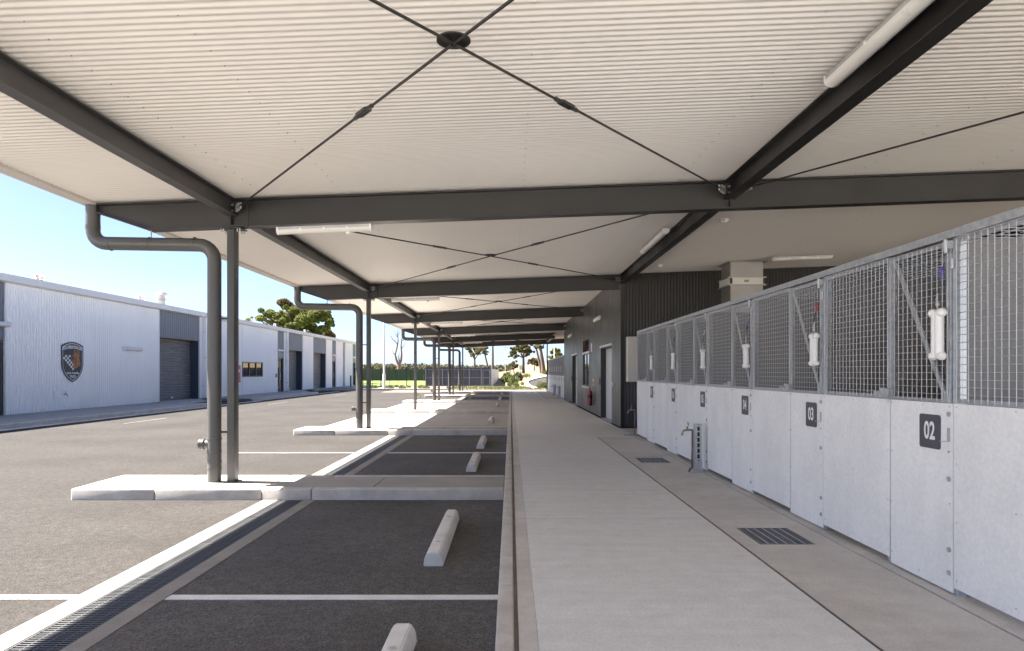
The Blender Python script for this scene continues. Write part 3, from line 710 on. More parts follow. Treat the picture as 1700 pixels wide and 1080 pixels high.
for i, (a, b, z0, z1) in enumerate(openings[:2]):
    fr = MB(); fr.box(BX+.002, BX+.2, b-.03, b, 0, z1); fr.box(BX+.002, BX+.2, a, a+.03, 0, z1); fr.box(BX+.002, BX+.2, a+.03, b-.03, z1-.03, z1)
    d = fr.build('door', 'reveal_dark', off)
    MB().box(BX+.15, BX+.19, a+.032, b-.032, .015, z1-.032).build('door_leaf', 'door_pale', d)
    MB().box(BX-.03, BX+.01, a-.05, b+.05, z1, z1+.055).build('head_flashing', 'shed_trim', d)
    MB().box(BX-.004, BX+.14, a, b, .0, .012).build('threshold', 'galv_dull', d)
    m = MB(); m.box(BX-.03, BX-.001, a-.32, a-.22, .98, 1.08); m.tube([(BX-.03, a-.27, 1.03), (BX-.06, a-.27, 1.03)], .035, 10); m.build('door_holder', 'cream_plastic', d)
    MB().box(BX-.022, BX-.001, b+.12, b+.21, .98, 1.18).build('card_reader', 'black_plastic', d)
    m = MB(); m.tube([(BX+.13, a+.12, 1.0), (BX+.13, a+.26, 1.0)], .012, 6); m.tube([(BX+.15, a+.13, 1.0), (BX+.12, a+.13, 1.0)], .012, 6); m.build('handle', 'galv_dull', d)
a, b, z0, z1 = openings[2]
wn = MB(); wn.box(BX+.0, BX+.1, a, a+.05, z0, z1); wn.box(BX+.0, BX+.1, b-.05, b, z0, z1); wn.box(BX+.0, BX+.1, a+.05, b-.05, z0, z0+.05); wn.box(BX, BX+.1, a+.05, b-.05, 2.0, 2.06); wn.box(BX, BX+.1, a+.05, b-.05, z1-.04, z1); wn.box(BX+.02, BX+.08, (a+b)/2-.025, (a+b)/2+.025, z0+.05, 2.0)
wn = wn.build('window', 'frame_bronze', off)
MB().box(BX-.03, BX+.001, a-.03, b+.03, z0-.04, z0).build('sill', 'shed_trim', wn)
MB().box(BX-.012, BX-.001, a+.02, b-.02, 1.99, 2.07).build('transom_trim', 'shed_trim', wn)
for (p, q) in ((a+.05, (a+b)/2-.025), ((a+b)/2+.025, b-.05)): MB().box(BX+.045, BX+.055, p, q, z0+.05, 2.0).build('pane', 'glass_dark', wn)
for i in range(6):
    zz = 2.09+i*.068
    MB().prism([(BX+.005, zz), (BX+.075, zz+.045), (BX+.075, zz+.055), (BX+.005, zz+.01)], lambda u, v, d: (u, d, v), a+.05, b-.05).build('louvre_slat', 'badge_brown', wn)
# things on that wall
def wall_batten(y0, y1, z, label):
    batten((BX-.002, y0, z), (BX-.002, y1, z), (1, 0, 0), label, 'wall lights on the dark building', .11, .08, 'wall_light')
wall_batten(20.2, 21.4, 2.97, 'white wall light above and beyond the nearer door of the dark building')
wall_batten(29.8, 31.0, 2.97, 'white wall light above the farther door of the dark building')
ye = 22.05; xe = BX-.1
fe = thing('fire_extinguisher', (xe, ye, .28), 'red fire extinguisher with black nozzle hung on the dark wall', 'extinguisher')
MB().tube([(xe, ye, .28), (xe, ye, .30), (xe, ye, .68), (xe, ye, .74), (xe, ye, .77)], [.07, .082, .082, .055, .03], 18).build('cylinder', 'red', fe, smooth=True)
MB().tube([(xe, ye, .5), (xe, ye, .62)], .0835, 18).build('band', 'black_plastic', fe, smooth=True)
m = MB(); m.tube([(xe, ye, .76), (xe, ye, .83)], .02, 8); m.bar((xe-.02, ye, .83), (xe-.02, ye-.14, .86), .02, .015); m.bar((xe-.02, ye, .81), (xe-.02, ye-.13, .79), .02, .012); m.build('valve_handle', 'black_plastic', fe)
m = MB(); m.tube([(xe, ye-.02, .82), (xe-.01, ye-.12, .84), (xe-.01, ye-.16, .72), (xe-.01, ye-.16, .55)], .012, 8); m.tube([(xe-.01, ye-.16, .55), (xe-.01, ye-.16, .28)], [.022, .05], 10); m.build('hose_horn', 'black_plastic', fe, smooth=True)
t = thing('safety_sign', (BX, 22.0, .95), 'small white and red sign above the fire extinguisher', 'sign')
MB().box(BX-.006, BX-.001, 21.85, 22.05, .92, 1.14).build('plate', 'sign_white', t); MB().box(BX-.008, BX-.006, 21.86, 22.04, .94, 1.05).build('red_panel', 'red_faded', t)
MB().box(BX-.012, BX-.001, 22.3, 22.5, 2.02, 2.3).build('plate', 'sign_white', thing('wall_notice', (BX, 22.4, 2.0), 'small white notice beside the window vent', 'sign'))
wp = thing('wall_panel', (3.05, 16.4, 1.1), 'large pale grey cabinet on the black corrugated wall behind the last kennel', 'cabinet')
MB().bbox(2.775, 3.9, 16.25, 16.47, 1.12, 2.2, .012, 2).build('body', 'cream_plastic', wp); MB().box(2.79, 3.885, 16.24, 16.249, 1.135, 2.185).build('door', 'cream_plastic', wp)
# duct
du = thing('exhaust_duct', (5.1, 15.3, 2.2), 'square shiny metal duct rising from the kennels to the ceiling', 'duct')
MB().box(4.86, 5.58, 15.1, 15.75, 1.9, 3.27).build('duct_body', 'duct_steel', du)
MB().box(4.86, 5.58, 15.1, 15.75, 3.46, zr(5.0)-.02).build('duct_top', 'duct_steel', du)
fl = MB().box(4.82, 5.62, 15.06, 15.79, 3.29, 3.44).build('damper_collar', 'cream_plastic', du)
for z0 in (3.265, 3.44): MB().box(4.80, 5.64, 15.04, 15.81, z0, z0+.022).build('flange', 'duct_steel', fl)
MB().box(5.15, 5.25, 15.055, 15.06, 3.34, 3.39).build('rating_plate', 'brass', fl)
m = MB()
for xx in (4.83, 5.57): m.box(xx, xx+.05, 15.035, 15.06, 3.3, 3.43)
m.build('corner_clips', 'black_plastic', fl)
MB().box(4.78, 5.66, 15.02, 15.83, zr(5.0)-.03, zr(5.0)-.02).build('ceiling_flange', 'duct_steel', du)
# ------------------------------------------------------------------ long pale workshop on the left
WX = -15.9; WT_ = 4.17
ws = thing('workshop', (WX, 46, 0), 'long pale corrugated workshop with grey roller doors across the road', 'building')
Yx = lambda px: 18015/(848-px)
def cor(y0, y1, z0, z1, m_, x=WX, nm_='wall_sheet', pitch=.13, amp=.012):
    return corrugated(y1-y0, pitch, amp, lambda u, h, e: (x+h, y0+u, e), [z0, z1], per=8, flat=.7).build(nm_, m_, ws)
walls = [(21.45, 30.85), (34.85, 35.75), (36.9, 46.5), (47.8, 48.7), (52.1, 54.9), (58.7, 60.7), (62.0, 68.6), (69.9, 70.4)]
WIN = (40.4, 43.7, 1.06, 1.97)
for (a, b) in walls:
    if a < 40 < b:
        cor(a, WIN[0], 0, WT_, 'shed_white'); cor(WIN[1], b, 0, WT_, 'shed_white'); cor(WIN[0], WIN[1], 0, WIN[2], 'shed_white'); cor(WIN[0], WIN[1], WIN[3], WT_, 'shed_white')
    else: cor(a, b, 0, WT_, 'shed_white')
    for yy_ in (a, b): MB().box(WX-.03, WX+.022, yy_-.025, yy_+.025, 0, WT_).build('corner_trim', 'shed_trim', ws)
rollers = [(30.85, 34.85), (48.7, 52.1), (54.9, 58.7)]
for (a, b) in rollers:
    cor(a+.03, b-.03, 2.97, WT_, 'shed_grey', WX-.005, 'head_panel', .2, .008)
    MB().box(WX-.03, WX+.02, a+.03, b-.03, 2.93, 2.968).build('head_trim', 'frame_bronze', ws)
    MB().box(WX-.5, WX-.03, b-.06, b-.028, 0, 2.97).build('jamb', 'shed_blue', ws)
    MB().box(WX-.5, WX-.03, a+.028, a+.06, 0, 2.97).build('jamb', 'shed_blue', ws)
    MB().box(WX-.5, WX-.03, a, b, 2.97, 3.0).build('soffit', 'shed_blue', ws)
    MB().prism([(WX-.6, AZ-.1), (WX+.55, AZ-.1), (WX+.55, AZ+.006), (WX+.02, -.004), (WX-.6, 0)], lambda u, v, d: (u, d, v), a+.02, b-.02).build('threshold', 'concrete_kerb', ws)
    rd = corrugated(2.97, .125, .022, lambda u, h, e: (WX-.45+h, e, u), [a+.06, b-.06], per=8, flat=.8).build('roller_door', 'roller_grey', ws)
    MB().box(WX-.46, WX-.42, a+.06, b-.06, .0, .07).build('bottom_rail', 'frame_bronze', rd)
    MB().box(WX-.42, WX-.39, (a+b)/2-.1, (a+b)/2+.1, .1, .16).build('lift_handle', 'white_plastic', rd)
doors = [(20.2, 21.45), (35.75, 36.9), (46.5, 47.8), (60.7, 62.0), (68.6, 69.9)]
for (a, b) in doors:
    cor(a+.025, b-.025, 2.95, WT_, 'shed_grey', WX-.005, 'head_panel', .2, .008)
    MB().box(WX-.05, WX-.01, a+.025, b-.025, 2.35, 2.75).build('spandrel_panel', 'shed_grey', ws)
    MB().box(WX-.06, WX-.0, a+.025, b-.025, 2.75, 2.95).build('transom', 'shed_grey', ws)
    d = MB(); d.box(WX-.16, WX-.05, a+.025, a+.09, 0, 2.35); d.box(WX-.16, WX-.05, b-.09, b-.025, 0, 2.35); d.box(WX-.16, WX-.05, a+.09, b-.09, 2.28, 2.35); d.box(WX-.15, WX-.06, (a+b)/2-.03, (a+b)/2+.03, 0.08, 2.28); d.box(WX-.15, WX-.06, a+.09, b-.09, 0, .08)
    d = d.build('door', 'frame_bronze', ws)
    for p, q in ((a+.09, (a+b)/2-.03), ((a+b)/2+.03, b-.09)): MB().box(WX-.11, WX-.1, p, q, .08, 2.28).build('pane', 'glass_dark', d)
    MB().tube([(WX-.03, (a+b)/2+.06, .8), (WX-.03, (a+b)/2+.06, 1.3)], .015, 6).build('handle', 'galv_dull', d)
a, b, z0, z1 = WIN
m = MB(); fw_ = .06
for yy_ in (a, a+(b-a)/3-fw_/2, a+2*(b-a)/3-fw_/2, b-fw_): m.box(WX-.06, WX+.03, yy_, yy_+fw_, z0, z1)
m.box(WX-.06, WX+.032, a, b, z0-.001, z0+.06); m.box(WX-.06, WX+.032, a, b, z1-.06, z1+.001)
wn = m.build('window', 'frame_bronze', ws)
for i in range(3): MB().box(WX-.03, WX-.02, a+i*(b-a)/3+.03, a+(i+1)*(b-a)/3-.03, z0+.06, z1-.06).build('pane', 'glass_dark', wn)
for (y) in (35.3, 48.25, 64.8):
    dp = MB().box(WX+.02, WX+.17, y-.08, y+.08, .05, WT_).build('downpipe', 'shed_white' if y < 60 else 'galv_dull', ws)
    for zz in (.6, 2.1, 3.4): MB().box(WX+.015, WX+.176, y-.09, y+.09, zz, zz+.03).build('strap', 'shed_trim', dp)
    MB().tube([(WX+.1, y, .1), (WX+.25, y, .02)], .07, 10).build('shoe', 'shed_white', dp)
MB().prism([(WX-.05, 4.17), (WX+.12, 4.17), (WX+.2, 4.2), (WX+.2, 4.42), (WX+.17, 4.42), (WX+.0, 4.30), (WX-.05, 4.3)], lambda u, v, d: (u, d, v), 10, 70.45).build('gutter', 'shed_trim', ws)
MB().prism([(WX-.02, 4.32), (WX+.04, 4.36), (WX-9, 5.2), (WX-18, 4.36), (WX-18, 4.3), (WX-9, 5.1)], lambda u, v, d: (u, d, v), 10, 70.45).build('roof', 'shed_roof', ws)
MB().box(WX-18, WX-.06, 70.2, 70.4, 0, 4.3).build('end_wall', 'shed_white', ws)
MB().box(WX-1.6, WX-.55, 10, 70.2, 0, 4.2).build('inner_wall', 'reveal_dark', ws)
cor(10, 20.2, 0, WT_, 'shed_white')
MB().box(WX-.0, WX+.03, 10, 70.4, -.02, .04).build('base_angle', 'shed_trim', ws) if False else None
m = MB(); vx, vy = -16.9, 33.0; m.tube([(vx, vy, 4.35), (vx, vy, 5.0)], .18, 16); m.tube([(vx, vy, 4.78), (vx, vy, 4.82)], .24, 16); m.tube([(vx, vy, 5.04), (vx, vy, 5.12), (vx, vy, 5.2)], [.27, .28, .2], 16); m.tube([(vx, vy, 5.0), (vx, vy, 5.05)], .14, 12)
m.build('roof_vent', 'duct_steel', ws, smooth=True)
for y in (27.1, 27.5): MB().tube([(-17.5, y, 4.4), (-17.5, y, 4.9 if y < 27.3 else 4.7)], .015, 6).build('antenna', 'galv_dull', ws)
# roof-edge notices
for i, (y, lb) in enumerate(((23.2, 'white notice with a red ring on the workshop roof edge, nearest one'), (29.6, 'white notice with a red ring on the roof edge just before the round vent'),
                             (42.3, 'white notice on the workshop roof edge before the green tree, left one'), (46.3, 'white notice on the workshop roof edge before the green tree, middle one'), (53.0, 'white notice on the workshop roof edge before the green tree, right one'))):
    t = thing('roof_notice', (WX-.1, y, 4.4), lb, 'sign', 'notices along the workshop roof edge')
    MB().box(WX-.11, WX-.1, y-.26, y+.26, 4.42, 4.66).build('plate', 'sign_white', t)
    MB().box(WX-.13, WX-.11, y-.2, y-.17, 4.3, 4.5).build('stake', 'galv_dull', t); MB().box(WX-.13, WX-.11, y+.17, y+.2, 4.3, 4.5).build('stake', 'galv_dull', t)
    ring = MB(); n = 16
    v = [(WX-.097, y-.13+rr*math.cos(2*math.pi*j/n), 4.54+rr*math.sin(2*math.pi*j/n)) for rr in (.095, .07) for j in range(n)]
    ring.raw(v, [(j, (j+1) % n, n+(j+1) % n, n+j) for j in range(n)]); ring.bar((WX-.0965, y-.19, 4.60), (WX-.0965, y-.07, 4.48), .002, .02); ring.build('red_ring', 'red', t)
    MB().box(WX-.099, WX-.097, y-.145, y-.115, 4.49, 4.59).build('pictogram', 'badge_black', t)
    m = MB()
    for zz, l_ in ((4.58, .17), (4.53, .2), (4.48, .12)): m.box(WX-.099, WX-.097, y+.02, y+.02+l_, zz, zz+.022)
    m.build('text_lines', 'plate_grey', t)
# workshop wall lights
def ws_light(y0, y1, z, label):
    batten((WX+.03, y0, z), (WX+.03, y1, z), (-1, 0, 0), label, 'wall lights on the workshop', .15, .12, 'wall_light')
ws_light(27.95, 29.25, 2.32, 'wall light on the white sheeting right of the shield sign')
for y0, lb in ((20.25, 'wall light at the left edge of the picture beside the shield wall'), (35.75, 'wall light over the workshop door just past the first roller door'), (46.45, 'wall light over the glazed door right of the workshop window'), (60.65, 'wall light over the door past the third roller door'), (68.55, 'wall light over the farthest workshop door')):
    ws_light(y0, y0+1.3, 2.85 if y0 < 60 else 2.85, lb)
t = thing('hose_sign', (WX, 39.8, 1), 'red sign board on the workshop wall left of the window, partly behind a column', 'sign')
MB().box(WX+.02, WX+.06, 38.9, 40.02, .75, 1.75).build('board', 'red_faded', t); MB().box(WX+.061, WX+.064, 39.0, 39.9, 1.35, 1.5).build('white_band', 'sign_white', t)
t = thing('wall_tap', (WX, 24.2, .5), 'small tap on the white wall under the shield sign', 'tap'); MB().box(WX+.014, WX+.03, 23.75, 24.05, .45, .68).build('tap_plate', 'shed_white', t); tap(WX+.02, 24.25, .56, 1, 'brass', t)
t = thing('card_reader', (WX, 46.2, 1.1), 'small dark box beside the glazed workshop door', 'reader'); MB().bbox(WX+.01, WX+.06, 46.1, 46.3, 1.0, 1.25, .01).build('case', 'plate_grey', t)
t = thing('bollard', (WX+.8, 64.2, 0), 'thin dark post before the far end of the workshop', 'bollard'); MB().tube([(WX+.9, 64.0, AZ), (WX+.9, 64.0, 1.0), (WX+.9, 64, 1.05)], [.07, .07, .03], 10).build('post', 'fence_black', t)

# shield sign
sh = thing('shield_sign', (WX+.03, 24.72, 1.0), 'black police shield sign with dog head and chequers on the white wall', 'sign')
SW, SH_ = 1.22, 1.46; syc, szc = 24.73, 1.72
def sp(u, v): return (u*SW/2, v*SH_/2)
half = [(0, 1.0), (.35, .975), (.7, .90), (1.0, .80)]
side = [(1.0, .80), (1.0, .2), (1.0, -.12), (.93, -.36), (.80, -.56), (.60, -.74), (.35, -.89), (0, -1.0)]
shape = [(u, v) for u, v in half]+side[1:]+[(-u, v) for u, v in reversed(side[:-1])]+[(-u, v) for u, v in reversed(half[1:-1])]
SF = lambda u, v, d: (WX+.02+d, syc+u, szc+v)
MB().prism([sp(*p) for p in shape], SF, 0, .012).build('backing', 'badge_black', sh)
def ringp(s0, s1, d, nm_, m_):
    n = len(shape); v = [SF(*sp(u*s, q*s_v), d) for s, s_v in ((s0, s0+.01), (s1, s1+.01)) for u, q in shape]
    MB().raw(v, [(j, (j+1) % n, n+(j+1) % n, n+j) for j in range(n)]).build(nm_, m_, sh)
ringp(.915, .885, .0135, 'border', 'badge_white')
def stxt(s, size, v0, xs_, bold, arch=0.0, nm_='lettering'):
    v, f = text2d(s, size, xs_, bold); MB().raw([SF(u, q+v0-arch*u*u, .0145) for u, q in v], f).build(nm_, 'badge_white', sh)
stxt('DOG OPERATIONS UNIT', .155, .53, .66, .006, .22)
stxt('South Australia', .11, -.40, .98, .004)
stxt('POLICE', .12, -.53, .80, .005)
# chequered map shape: columns x rows of squares, white ones only
cu_, cv_ = .099, .076; q = MB()
for j, cols in enumerate((range(0, 5), range(0, 4), range(0, 5), range(2, 6), range(3, 6), range(4, 6), range(5, 6))):
    for i in cols:
        if (i+j) % 2 or j == 6:
            u0, v0 = -.525+i*cu_, .245-j*cv_
            q.raw([SF(u0, v0, .0145), SF(u0+cu_, v0, .0145), SF(u0+cu_, v0-cv_, .0145), SF(u0, v0-cv_, .0145)], [(0,1,2,3)])
q.build('chequers', 'badge_white', sh)
dog = [(.04,-.27),(.25,-.20),(.46,-.10),(.40,.02),(.36,.12),(.38,.25),(.36,.42),(.30,.52),(.22,.38),(.19,.30),(.14,.42),(.08,.44),(.05,.30),(-.02,.22),(-.12,.17),(-.15,.10),(-.08,.03),(.02,.05),(.06,.0),(.02,-.1)]
MB().prism([(u, v) for u, v in dog], SF, .013, .0165).build('dog_head', 'badge_tan', sh)
MB().prism([(-.14,.15),(-.02,.205),(.08,.20),(.10,.12),(.03,.055),(-.08,.04),(-.15,.09)], SF, .017, .0175).build('muzzle', 'badge_brown', sh)
MB().prism([(-.10,.05),(.0,.07),(.0,.02),(-.07,-.01)], SF, .018, .0185).build('tongue', 'red', sh)
MB().prism([(.25,.30),(.31,.46),(.33,.30)], SF, .017, .0175).build('ear', 'badge_brown', sh)
MB().prism([(.09,.32),(.11,.40),(.15,.32)], SF, .017, .0175).build('ear', 'badge_brown', sh)
MB().prism([(.06,.215),(.11,.235),(.10,.205)], SF, .0178, .0185).build('eye', 'badge_black', sh)
MB().prism([(.14,.10),(.18,.2),(.21,.1),(.19,-.05),(.12,-.15)], SF, .017, .0175).build('fur_marking', 'badge_brown', sh)

# footpaths and kerbs on the workshop side
for i, (a, b, x1) in enumerate(((-1.5, 30.2, -13.1), (35.3, 47.2, -13.3), (59.3, 69.5, -13.6))):
    fp = struct(MB().box(WX+.03, x1-.13, a+.1, b-.1, AZ-.1, -.02).build('footpath', 'concrete_island'))
    n = int((b-a)/2.4); st = (b-a)/n
    for j in range(n):
        p, q_ = a+j*st+.004, a+(j+1)*st-.004
        top = 0 if j < n-1 else -.004
        MB().box(WX+.02, x1-.135, p, q_, -.06, -.002).build('paving_slab', 'concrete_island', fp)
        MB().bbox(x1-.13, x1, p, q_, AZ-.1, top, .02, 2).build('kerb_stone', 'concrete_kerb', fp, smooth=True)
    MB().prism([(x1, AZ-.05), (x1+.3, AZ-.05), (x1+.3, AZ+.006), (x1, AZ+.012)], lambda u, v, d: (u, d, v), a, b+5).build('gutter_strip', 'concrete_kerb', fp)
struct(MB().box(-30, -5.2, 55.5, 55.7, -.3, .02).build('road_end_kerb', 'concrete_kerb'))
# ------------------------------------------------------------------ beyond the canopy
struct(MB().box(-40, 6, 55.7, 69, -.3, -.08).build('garden_bed', 'mulch'))
struct(MB().box(-9.5, 9, 49.6, 55.7, -.3, -.12).build('verge', 'mulch'))
struct(MB().box(-60, -2.1, 69.2, 113, -.3, -.06).build('lawn', 'lawn'))
# fences
gf = thing('screen_fence', (-25, 113, 0), 'dark green sheet fence behind the bright lawn', 'fence')
for i in range(22):
    x0 = -60+i*2.4
    corrugated(2.36, .3, .02, lambda u, h, e: (x0+u, 113+h, e), [-.08, 1.82], per=6, flat=.6).build('fence_panel', 'fence_green', gf)
    MB().box(x0-.03, x0+.03, 112.94, 113.02, -.08, 1.88).build('fence_post', 'fence_green', gf)
bf = thing('wire_fence', (-20, 69, 0), 'black post and rail fence in front of the lawn', 'fence')
x = -34
i = 0
while x < -8.7:
    big = i % 3 == 0
    MB().box(x-(.05 if big else .022), x+(.05 if big else .022), 68.97, 69.03, -.1, 1.78 if big else 1.7).build('fence_post', 'fence_black', bf); x += .87; i += 1
for z in (.02, .85, 1.62): MB().box(-34, -8.65, 69.035, 69.05, z, z+.03).build('fence_rail', 'fence_black', bf)
# screened dog run
en = thing('dog_run_screen', (-5.3, 69, 0), 'dark corrugated enclosure with pale frame and gate at the end of the site', 'enclosure')
corrugated(6.6, .3, .02, lambda u, h, e: (-8.6+u, 69.06+h, e), [-.05, 1.72], per=6, flat=.6).build('screen_sheet', 'shed_blue', en)
MB().box(-8.65, -1.98, 69.0, 69.09, 1.72, 1.82).build('cap_rail', 'shed_blue', en)
for z in (.0, .78, 1.6): MB().box(-8.6, -2.9, 68.98, 69.02, z, z+.05).build('frame_rail', 'run_frame', en)
for xx in (-8.6, -6.9, -5.3, -4.2, -2.98): MB().box(xx-.04, xx+.04, 68.97, 69.03, -.08, 1.7).build('frame_post', 'run_frame', en)
g_ = MB(); g_.box(-2.85, -2.77, 68.96, 69.0, .0, 1.62); g_.box(-2.2, -2.12, 68.96, 69.0, .0, 1.62)
for z in (.0, .76, 1.54): g_.box(-2.77, -2.2, 68.96, 69.0, z, z+.07)
g_.build('gate', 'run_frame', en)
MB().box(-2.06, -1.94, 68.95, 69.05, -.08, 1.75).build('frame_post', 'run_frame', en)
for j in range(11): MB().box(-2.02, -1.96, 69.1+j*4, 69.1+j*4+3.96, -.1, 1.7+.0*j).build('side_panel', 'galv_dull', en)
# light pole and small signs
lp = thing('light_pole', (-10.85, 58.5, -.1), 'tall pale grey light pole between the road and the lawn', 'pole')
MB().tube([(-10.85, 58.5, -.1), (-10.85, 58.5, 1.2)], .13, 12).build('base_tube', 'shed_trim', lp, smooth=True)
MB().tube([(-10.85, 58.5, 1.2), (-10.85, 58.5, 9)], [.085, .06], 10).build('mast', 'shed_trim', lp, smooth=True)
MB().box(-10.9, -10.0, 58.4, 58.6, 9, 9.08).build('lamp_head', 'galv_dull', lp)
def pole(name, x, y, h, r, m_, label, head=None):
    t = thing(name, (x, y, hz(x, y)), label, 'pole'); z = hz(x, y)
    MB().tube([(x, y, z), (x, y, z+h)], r, 8).build('post', m_, t)
    if head: MB().box(x-head, x+head, y-.05, y+.05, z+h-.03, z+h+.06).build('cross_arm', m_, t)
pole('floodlight_pole', -.75, 92, 4.6, .035, 'shed_trim', 'thin pole with a short cross arm before the dry grass', .35)
pole('street_light', 7.0, 110, 8, .07, 'shed_trim', 'pale lamp pole rising behind the far kennel row', .6)
ts = thing('board_sign', (1.65, 115, hz(1.65, 115)), 'small grey sign board on a post by the curving road', 'sign')
zs = hz(1.65, 115); MB().box(1.4, 1.9, 115, 115.05, 1.75, 2.5).build('board', 'galv_dull', ts)
MB().box(1.6, 1.7, 115.05, 115.12, zs-.2, 2.45).build('leg', 'galv_dull', ts)
# curving road up the slope
cl = [(4.0, 50), (4.0, 62), (4.1, 74), (5.0, 86), (8.0, 97), (13.5, 105), (22, 110), (40, 114)]
hw = [1.5, 2.0, 2.3, 2.7, 3.0, 3.2, 3.2, 3.2]
def spline(P, n=10):
    o_ = []
    for i in range(len(P)-1):
        p0, p1, p2, p3 = (Vector(P[max(0, min(len(P)-1, i+k))]) for k in (-1, 0, 1, 2))
        for j in range(n):
            t_ = j/n; o_.append(.5*((2*p1)+(-p0+p2)*t_+(2*p0-5*p1+4*p2-p3)*t_*t_+(-p0+3*p1-3*p2+p3)*t_**3))
    return o_+[Vector(P[-1])]
cs = spline([(a[0], a[1], b) for a, b in zip(cl, hw)])
vl = []; vr = []
for i, p in enumerate(cs):
    d = (cs[min(i+1, len(cs)-1)]-cs[max(0, i-1)]); d.z = 0; d.normalize(); n_ = Vector((-d.y, d.x, 0))
    a = Vector((p.x, p.y, 0))+n_*p.z; b = Vector((p.x, p.y, 0))-n_*p.z; z = hz(p.x, p.y)+.09
    vl.append(Vector((a.x, a.y, z))); vr.append(Vector((b.x, b.y, z)))
nn = len(vl); m = MB().raw(vl+vr, [(i, i+1, nn+i+1, nn+i) for i in range(nn-1)])
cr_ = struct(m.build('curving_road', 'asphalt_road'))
for side_ in (vl, vr):
    m = MB()
    for i in range(nn-1):
        if side_[i].y < 58: continue
        m.bar(side_[i]+Vector((0,0,.02)), side_[i+1]+Vector((0,0,.02)), .3, .26)
    m.build('kerb', 'concrete_kerb', cr_)

# ------------------------------------------------------------------ trees and shrubs
def leaves(clumps, n, size, seed, squash=.8):
    rnd = random.Random(seed); m_ = MB(); tot = sum(c[3]**2 for c in clumps)
    for (cx, cy, cz, r) in clumps:
        k = int(n*r*r/tot)
        for _ in range(k):
            while True:
                d = Vector((rnd.uniform(-1,1), rnd.uniform(-1,1), rnd.uniform(-1,1)))
                if .05 < d.length < 1: break
            d = d.normalized()*(d.length**.45)
            p = Vector((cx, cy, cz))+Vector((d.x*r, d.y*r, d.z*r*squash))
            s_ = size*rnd.uniform(.6, 1.35); a = Vector((rnd.gauss(0,1), rnd.gauss(0,1), rnd.gauss(0,.7))).normalized()
            b = a.cross(Vector((rnd.gauss(0,1), rnd.gauss(0,1), rnd.gauss(0,1)))).normalized()
            m_.raw([p-a*s_, p+b*s_*.5, p+a*s_, p-b*s_*.5], [(0,1,2,3)])
    return m_
def tree(name, label, cat, base, h, limbs, clumps, n, size, leaf, bark='bark', tr=.3, seed=1, group=None, lean=0.0, squash=.8):
    t = thing(name, base, label, cat, group); bx, by, bz = base; rnd = random.Random(seed)
    m_ = MB()
    top = Vector((bx+lean, by, bz+h))
    m_.tube([(bx, by, bz-.3), (bx+lean*.3, by, bz+h*.35), (bx+lean*.75, by, bz+h*.75), top], [tr*1.25, tr*.95, tr*.8, tr*.6], 10)
    for (cx, cy, cz, r) in clumps[:limbs]:
        c = Vector((cx, cy, cz)); mid = top.lerp(c, .5)+Vector((rnd.uniform(-.3,.3), rnd.uniform(-.3,.3), rnd.uniform(-.2,.3)))
        m_.tube([top-Vector((0,0,.3)), mid, c], [tr*.5, tr*.32, tr*.1], 6)
    m_.build('trunk', bark, t, smooth=True)
    leaves(clumps, n, size, seed, squash).build('crown', leaf, t)
    return t
def P(px, py, Y): return ((px-848)*Y/1133, Y, H+(617.5-py)*Y/1133)
# green pine behind the workshop
Yp = 84; rnd = random.Random(3)
cl_ = []
for (px, py, rr) in ((432,528,8),(447,521,13),(462,523,13),(455,536,11),(478,527,15),(490,518,15),(505,519,16),(500,533,17),(520,525,16),(530,519,14),(541,526,13),(545,534,10),(470,540,12),(484,543,13),(515,543,13),(535,545,11),(528,553,10),(497,549,11),(510,556,12),(545,543,7),(438,541,8),(416,531,5)):
    for q in range(2):
        x_, y_, z_ = P(px+rnd.uniform(-3,3), py+rnd.uniform(-2,2), Yp+rnd.uniform(-3.5,3.5)); cl_.append((x_, y_, z_, rr*Yp/1133*.74))
    for q in range(5):
        x_, y_, z_ = P(px+rnd.gauss(0, rr*.55), py+rnd.gauss(0, rr*.42), Yp+rnd.uniform(-4,4)); cl_.append((x_, y_, z_, rr*Yp/1133*rnd.uniform(.22, .42)))
bp = P(500, 560, Yp)
tree('pine_tree', 'rounded bright green tree showing above the workshop roof', 'tree', (bp[0], Yp, -.2), 5, 30, cl_, 44000, .13, 'leaf_pine', tr=.45, seed=5)
cl_ = [(*P(px, py, 93), r*93/1133) for px, py, r in ((472,503,9),(478,506,8),(466,502,6),(484,511,8),(473,509,6))]
tree('gum_tree', 'brownish gum crown peeping above the green tree', 'tree', (P(476,0,93)[0], 93, -.2), 8, 4, cl_, 2600, .2, 'leaf_brown', seed=6)
cl_ = [(*P(px, py, 95), r*95/1133) for px, py, r in ((545,552,7),(550,557,7),(540,560,7),(548,563,8))]
tree('gum_tree', 'small olive brown gum crown at the right foot of the green tree', 'tree', (P(546,0,95)[0], 95, -.2), 3, 3, cl_, 2200, .18, 'leaf_brown', seed=7)
